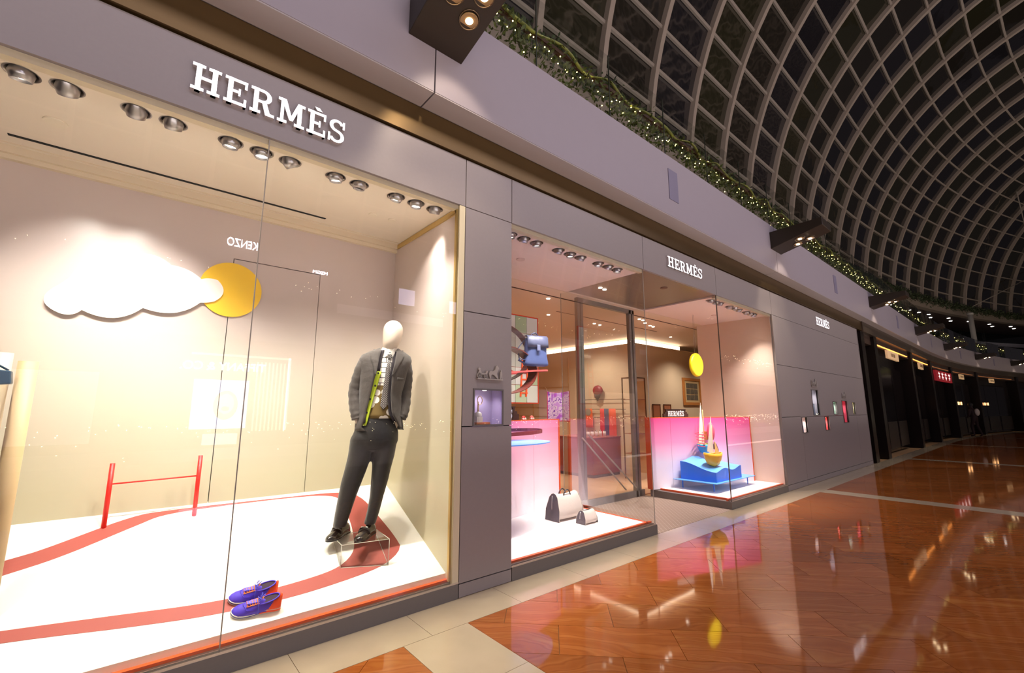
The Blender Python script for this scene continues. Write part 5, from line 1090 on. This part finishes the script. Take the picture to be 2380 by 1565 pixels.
# ================================================================== PROJECTING LIGHT BOXES
fxm = mat('fixture_dark', '30271f', .4, .3)
for k, s in enumerate(JS[1:9]):
    p = CP(s, -.25); t = thing('projecting_light_box', '%s dark bronze projecting light box from the left on the white bulkhead' % ORD[k], 'light fixture', (p.x, p.y, 4.22), CA(s), 'projecting light boxes along the bulkhead')
    b = MB(); b.hexa([(-.24, 0, 0), (.24, 0, 0), (.24, -.80, .20), (-.24, -.80, .20), (-.24, 0, .31), (.24, 0, .31), (.24, -.80, .33), (-.24, -.80, .33)]); o = b.build('housing', fxm, t); bevel(o, .006)
    for x, y in ((.09, -.33), (-.10, -.42), (.09, -.52)):
        z = .20*(-y)/.80; b = MB(); b.tube([(x+.075*math.cos(a), y+.075*math.sin(a)*.97, z-.004+.018*(-math.sin(a))) for a in [2*PI*q/24 for q in range(24)]], .006, 6, closed=True); b.build('lamp_ring', mat('fixture_ring', '6a5a48', .25, .8), t)
        b = MB(); b.cyl((x, y, z-.012), .068, .01, 20, r2=.068); b.build('lamp_glass', mat('lamp_amber_glass', 'a08058', .2, .5), t)
        b = MB(); b.ell((x, y, z-.014), .030, .030, .012, 12, 8); b.build('bulb', mat('fixture_bulb', 'ffe2a8', .5, emit=18, ecol='ffe0b0'), t)
    for dx, tx, ty, tz, pw in ((-.0, -.25, .62, -2.3, 40), (.0, .55, .62, -2.3, 44), (0, .30, 1.0, -1.15, 34)):
        l = spot('bulb_light', (0, 0, 0), (0, 0, -1), pw if k < 4 else pw*.4, (1, .84, .64), 62, .5, .05); l.parent = t; l.location = (dx, -.66, .06); l.rotation_euler = (Vector((tx, ty, tz))).to_track_quat('-Z', 'Y').to_euler()

# ================================================================== DARK SHOPS FURTHER ALONG
t = S('wall_far', 'dark shuttered shopfronts further along the curving mall')
b = MB(); strip(b, 14.83, 66, [(.5, 0), (.5, 3.56), (.6, 3.56), (.6, 0)]); b.build('backing', mat('far_dark', '1b1513', .35), t)
b = MB(); strip(b, 14.83, 66, [(.06, 3.30), (.06, 3.56), (.5, 3.56), (.5, 3.30)]); b.build('header', mat('far_header', '3a2a22', .4), t)
BY = [(15.4, 16.55, 0), (16.9, 22.2, 1), (22.7, 26.9, 1), (27.3, 31.8, 2), (32.2, 37.0, 1), (37.6, 44.5, 1), (45.3, 52, 0), (52.6, 60, 0)]
doorm = mat('far_door', '120d0c', .12, spec=.7); frm = mat('far_frame', '241c1a', .3, .6)
for k, (a, c, kind) in enumerate(BY):
    bx2 = thing('dark_shopfront', '%s unlit black shopfront beyond the grey wall' % ORD[k], 'shopfront', (0, 0, 0), 0, 'unlit shopfronts along the curve')
    b = MB(); strip(b, a-.25, a+.12, [(-.02, 0), (-.02, 3.56), (.5, 3.56), (.5, 0)]); b.build('pilaster', frm, bx2)
    nd = 3; wd = (c-a-.2)/nd
    for q in range(nd):
        x0, x1 = a+.15+wd*q, a+.15+wd*(q+1)-.05
        b = MB(); strip(b, x0, x1, [(.30, .05), (.30, 2.85), (.34, 2.85), (.34, .05)]); b.build('door_leaf', doorm, bx2)
        if kind:
            b = MB(); strip(b, x0+.1, x1-.1, [(.285, .15), (.285, 1.0), (.30, 1.0), (.30, .15)]); b.build('lower_panel', mat('far_lower', '3a302c', .3, .5), bx2)
    if kind:
        b = MB(); strip(b, a+.2, c-.1, [(.03, 3.36), (.03, 3.385), (.06, 3.385), (.06, 3.36)]); b.build('light_strip', mat('amber_strip', 'ffb060', .5, emit=3, ecol='ff9a48') if k < 3 else mat('amber_strip_dim', '6a4a34', .5, emit=.25, ecol='ff9a58'), bx2)
    mid = a+(c-a)*.38
    if k in (1, 2, 4, 5):
        sgn = thing('shop_sign', ['', 'cream lit sign board on the nearest dark shopfront', 'small cream lit sign board on the second dark shopfront', '', 'round amber lit sign further along', 'cream sign board on the furthest lit shopfront'][k], 'sign', (0, 0, 0), 0, 'lit signs of the dark shopfronts')
        b = MB(); strip(b, mid-.4*(2 if k == 1 else 1), mid+.45*(2 if k == 1 else 1), [(-.06, 3.02), (-.06, 3.28), (.0, 3.28), (.0, 3.02)]); b.build('board', mat('cream_board', 'e8c89c', .5, emit=.3, ecol='e8b880'), sgn)
        for q in range(5):
            b = MB(); strip(b, mid-.3+.14*q, mid-.3+.14*q+.05+.02*(q % 2), [(-.066, 3.10), (-.066, 3.21), (-.06, 3.21), (-.06, 3.10)]); b.build('letter_stroke', mat('brown_letter', '6a4a30', .5), sgn)
    if k == 3:
        sgn = thing('shop_sign', 'red lit sign with white characters above a dark doorway', 'sign', (0, 0, 0), 0, 'lit signs of the dark shopfronts')
        b = MB(); strip(b, 27.7, 31.5, [(-.08, 2.72), (-.08, 3.2), (.0, 3.2), (.0, 2.72)]); b.build('board', mat('red_board', '8c1c24', .4, emit=.35, ecol='a01c28'), sgn)
        b = MB()
        for q in range(4): x = 28.3+.8*q; strip(b, x, x+.42, [(-.088, 3.05), (-.088, 3.09), (-.08, 3.09), (-.08, 3.05)]); strip(b, x+.17, x+.25, [(-.088, 2.82), (-.088, 3.14), (-.08, 3.14), (-.08, 2.82)]); strip(b, x+.04, x+.38, [(-.088, 2.90), (-.088, 2.94), (-.08, 2.94), (-.08, 2.90)])
        b.build('character', mat('red_letter_glow', 'ffe0dc', .5, emit=1.5, ecol='ffd8d4'), sgn)
    if k in (2, 4, 5):
        for q, dx in enumerate((.9, 1.5)[:1+(k > 2)]):
            p = CP(a+dx+1.0, .25, 1.72); b = MB(); b.box(p.x-.12, p.x+.12, p.y-.02, p.y+.02, 1.66, 1.82); b.build('inside_lamp', mat('inner_glow', 'ffc48c', .5, emit=3, ecol='ffb878'), bx2)
# walker with backpack
p = CP(34.0, .02); pw = thing('person', 'person in dark red top walking with a pale backpack by the dark shops', 'person', (p.x, p.y-.3, 0), PI*.35)
me = bpy.data.meshes.new('body')
J = {'pel': (0, 0, .93), 'ch': (.04, 0, 1.28), 'nk': (.06, 0, 1.46), 'hd': (.10, 0, 1.62), 'top': (.10, 0, 1.72), 'ls': (.04, .18, 1.40), 'le': (.06, .24, 1.13), 'lh': (.2, .2, .98), 'rs': (.04, -.18, 1.40), 're': (.02, -.24, 1.13), 'rh': (.18, -.2, .95),
     'lk': (.12, .09, .52), 'la': (.06, .09, .08), 'lt': (.22, .09, .04), 'rk': (-.02, -.09, .52), 'ra': (-.18, -.09, .1), 'rtoe': (-.05, -.09, .04), 'lhip': (0, .09, .88), 'rhip': (0, -.09, .88)}
ks = list(J); E_ = [('pel', 'ch'), ('ch', 'nk'), ('nk', 'hd'), ('hd', 'top'), ('ch', 'ls'), ('ls', 'le'), ('le', 'lh'), ('ch', 'rs'), ('rs', 're'), ('re', 'rh'), ('pel', 'lhip'), ('lhip', 'lk'), ('lk', 'la'), ('la', 'lt'), ('pel', 'rhip'), ('rhip', 'rk'), ('rk', 'ra'), ('ra', 'rtoe')]
me.from_pydata([J[q] for q in ks], [(ks.index(a), ks.index(c)) for a, c in E_], []); o = link('body', me, pw)
R_ = {'pel': .13, 'ch': .15, 'nk': .055, 'hd': .095, 'top': .07, 'ls': .065, 'le': .048, 'lh': .04, 'rs': .065, 're': .048, 'rh': .04, 'lk': .065, 'la': .042, 'lt': .04, 'rk': .065, 'ra': .042, 'rtoe': .04, 'lhip': .09, 'rhip': .09}
sk = o.modifiers.new('skin', 'SKIN'); o.data.skin_vertices[0].data[0].use_root = True
for q, n_ in enumerate(ks): o.data.skin_vertices[0].data[q].radius = (R_[n_], R_[n_])
subd(o, 2); me.materials.append(mat('person_clothes', '2a1618', .8)); 
b = MB(); b.ell((-.15, 0, 1.27), .09, .13, .19, 16, 10); b.build('backpack', mat('backpack_pale', 'b0a49c', .7), pw)
b = MB(); b.ell((.09, 0, 1.66), .11, .10, .11, 16, 10); b.build('hair', mat('hair_black', '14100f', .7), pw)
b = MB(); b.box(.16, .28, -.28, -.20, .62, .90); b.build('carrier_bag', mat('bag_grey', '9a9490', .7), pw)

# ================================================================== OPPOSITE SIDE (seen only as reflections in the glass)
op = S('wall_opposite', 'shopfronts across the atrium')
opm = mat('opposite_wall', '4a4440', .5)
b = MB(); b.box(-26, 60, -17.2, -16.9, -5.5, 9.4); b.build('wall_panel', opm, op)
b = MB(); b.box(-26, 60, -16.9, -12.2, 4.1, 4.68); b.box(-26, 60, -16.9, -12.2, -.5, -.02); b.build('gallery_slab', mat('opposite_slab', '8a8084', .5), op)
b = MB(); b.box(-26, 60, -16.9, -5, -5.6, -5.5); b.build('canal_floor', mat('canal_floor', '3a3c3c', .1), op)
b = MB(); b.box(-26, 70, -5.05, -5.0, -5.5, -.02); b.build('canal_wall', mat('canal_wall', '4a4038', .5), op)
def lit(name, x0, x1, z0, z1, y, m, parent=op, d=.05): b = MB(); b.box(x0, x1, y-d, y, z0, z1); return b.build(name, m, parent)
litw = mat('lit_shop_white', 'ffffff', .5, emit=5, ecol='e6e2ff'); litc = mat('lit_shop_cool', 'ffffff', .5, emit=8, ecol='dcd8ff'); litdim = mat('lit_lattice', 'ffffff', .5, emit=4, ecol='ffe8cc')
lit('billboard', 1.57, 3.33, .68, 2.49, -16.84, mat('billboard_screen', 'ffffff', .5, emit=15, ecol='dcdcff'))
for k in range(9): lit('lattice_bar', 3.55+.14*k, 3.60+.14*k, .57, 3.25, -16.84, litdim)
lit('lattice_frame', 1.4, 4.75, 3.40, 3.48, -16.84, litdim); lit('lattice_frame', 4.68, 4.78, .57, 3.48, -16.84, litw)
lit('shop_glow', 2.0, 3.1, .1, .5, -16.84, litw)
face = MB(); 
def fx(u, v): return (2.55+u, v)
for part, m_ in (('hair', 'c8b4a0'), ('face', 'e0cfd0'), ('mouth', '8c7a88')):
    b = MB(); r = {'hair': (.40, .55, 1.55), 'face': (.27, .38, 1.60), 'mouth': (.13, .09, 1.42)}[part]; dy = {'hair': .052, 'face': .056, 'mouth': .06}[part]
    n = 24; b.add([(2.62+r[0]*math.cos(2*PI*k/n), -16.84+dy-.05, r[2]+r[1]*math.sin(2*PI*k/n)) for k in range(n)], [tuple(range(n))]); b.build('poster_'+part, mat('poster_'+part, m_, .5, emit=9, ecol=m_), op)
def fonttext(txt, x, z, size, m, y=-16.82, label=None, w_=None):
    cu = bpy.data.curves.new('txt', 'FONT'); cu.body = txt; cu.size = size; cu.extrude = .02
    o = bpy.data.objects.new('txt', cu); C.objects.link(o); dg = bpy.context.evaluated_depsgraph_get(); me = bpy.data.meshes.new_from_object(o.evaluated_get(dg)); bpy.data.objects.remove(o)
    xs = [v.co.x for v in me.vertices]; k = (w_/(max(xs)-min(xs))) if w_ else 1
    for v in me.vertices: v.co = (-v.co.x*k, -v.co.z, v.co.y)
    me.flip_normals(); me.materials.append(m); o = link('sign_lettering', me, None, (x, y, z)); tag(o, label, 'sign'); return o
fonttext('TIFFANY & CO.', 3.85, 2.86, .42, mat('sign_cool', 'ffffff', .5, emit=45, ecol='fff6ff'), w_=2.75, label='pale lit letters of the jeweller across the atrium, seen mirrored')
fonttext('KENZO', 3.18, 7.78, .48, mat('sign_cool'), w_=1.06, label='white lit letters on the upper level across the atrium, seen mirrored')
fonttext('MSGM', 5.98, 7.30, .2, mat('sign_cool'), w_=.62, label='small white lit letters across the atrium, seen mirrored')
for x0, x1, z0, z1 in ((9.45, 10.3, 6.55, 7.35), (12.4, 13.2, 6.5, 7.15), (15, 16, 6.4, 7.2)): lit('square_sign', x0, x1, z0, z1, -16.84, litc)
for x0, x1 in ((6.5, 12), (14, 19), (21, 27), (30, 37)): lit('upper_shop_window', x0, x1, 5.0, 6.1, -16.84, mat('lit_upper', 'ffffff', .5, emit=.5, ecol='c8c4e0'))
for x0, x1, c in ((13, 16, 'ffd8a8'), (19, 21, 'c8c8ff'), (24, 29, 'ffd0a0'), (33, 38, 'ffd8b0'), (-9, -5, 'ffd8b0'), (-4, -1, 'e0d8ff')): lit('shop_window', x0, x1, .3, 2.6, -16.84, mat('lit_'+c, 'ffffff', .5, emit=.8, ecol=c))
lit('canopy_strip', 4.3, 6.8, -2.42, -2.30, -16.84, litc); lit('canopy_strip', 8.4, 13.2, -2.52, -2.40, -16.84, litc); lit('canopy_strip', 13.6, 22, -2.58, -2.46, -16.84, litc)
b = MB(); 
for r in (.35, .22): b.tube([(11.6+r*1.2*math.cos(a), -16.8, -3.1+r*math.sin(a)) for a in [2*PI*k/20 for k in range(20)]], .035, 5, closed=True)
b.box(11.4, 11.8, -16.82, -16.8, -3.2, -3.0); b.build('round_logo', litc, op)
cols_ = ['ffb070', 'e0e0ff', '8090ff', 'ffd8a0', 'ff9060', 'd0fff0', 'fff0e0']
for k in range(34):  # made-up glowing boxes, added to give coloured glints in the roof panes
    x = -6+1.9*k; m_ = mat('canal_shop_%d' % (k % 7), 'ffffff', .5, emit=7, ecol=cols_[k % 7]); lit('canal_shop_sign', x, x+.5+.35*(k % 3), -2.9-.2*(k % 2), -2.55, -16.84, m_)
    b = MB(); b.box(x, x+.35+.3*(k % 2), -5.12, -5.06, -2.9, -2.6); b.build('canal_shop_sign', m_, op)
    if k % 2: b = MB(); b.box(x, x+.5, -10.5+1.2*(k % 3), -10.2+1.2*(k % 3), -4.6, -4.3); b.build('canal_glint_box', m_, op)
g2 = thing('fairy_light_garland', 'fairy light garland on the railing across the atrium, seen only mirrored', 'garland', (0, 0, 0)); b = MB()
for k in range(900):
    x = random.uniform(-8, 58); lv = random.choice((0, 0, 1, 2)); b_z = (1.02, 1.0, 5.6)[lv]; bulbs(b, (x, -12.2+random.uniform(-.1, .1), b_z-abs(random.gauss(0, .25))), .016)
o = b.build('fairy_light', mat('fairy_far', 'ffffff', .5, emit=30, ecol='fff0c0'), g2); o['kind'] = 'stuff'
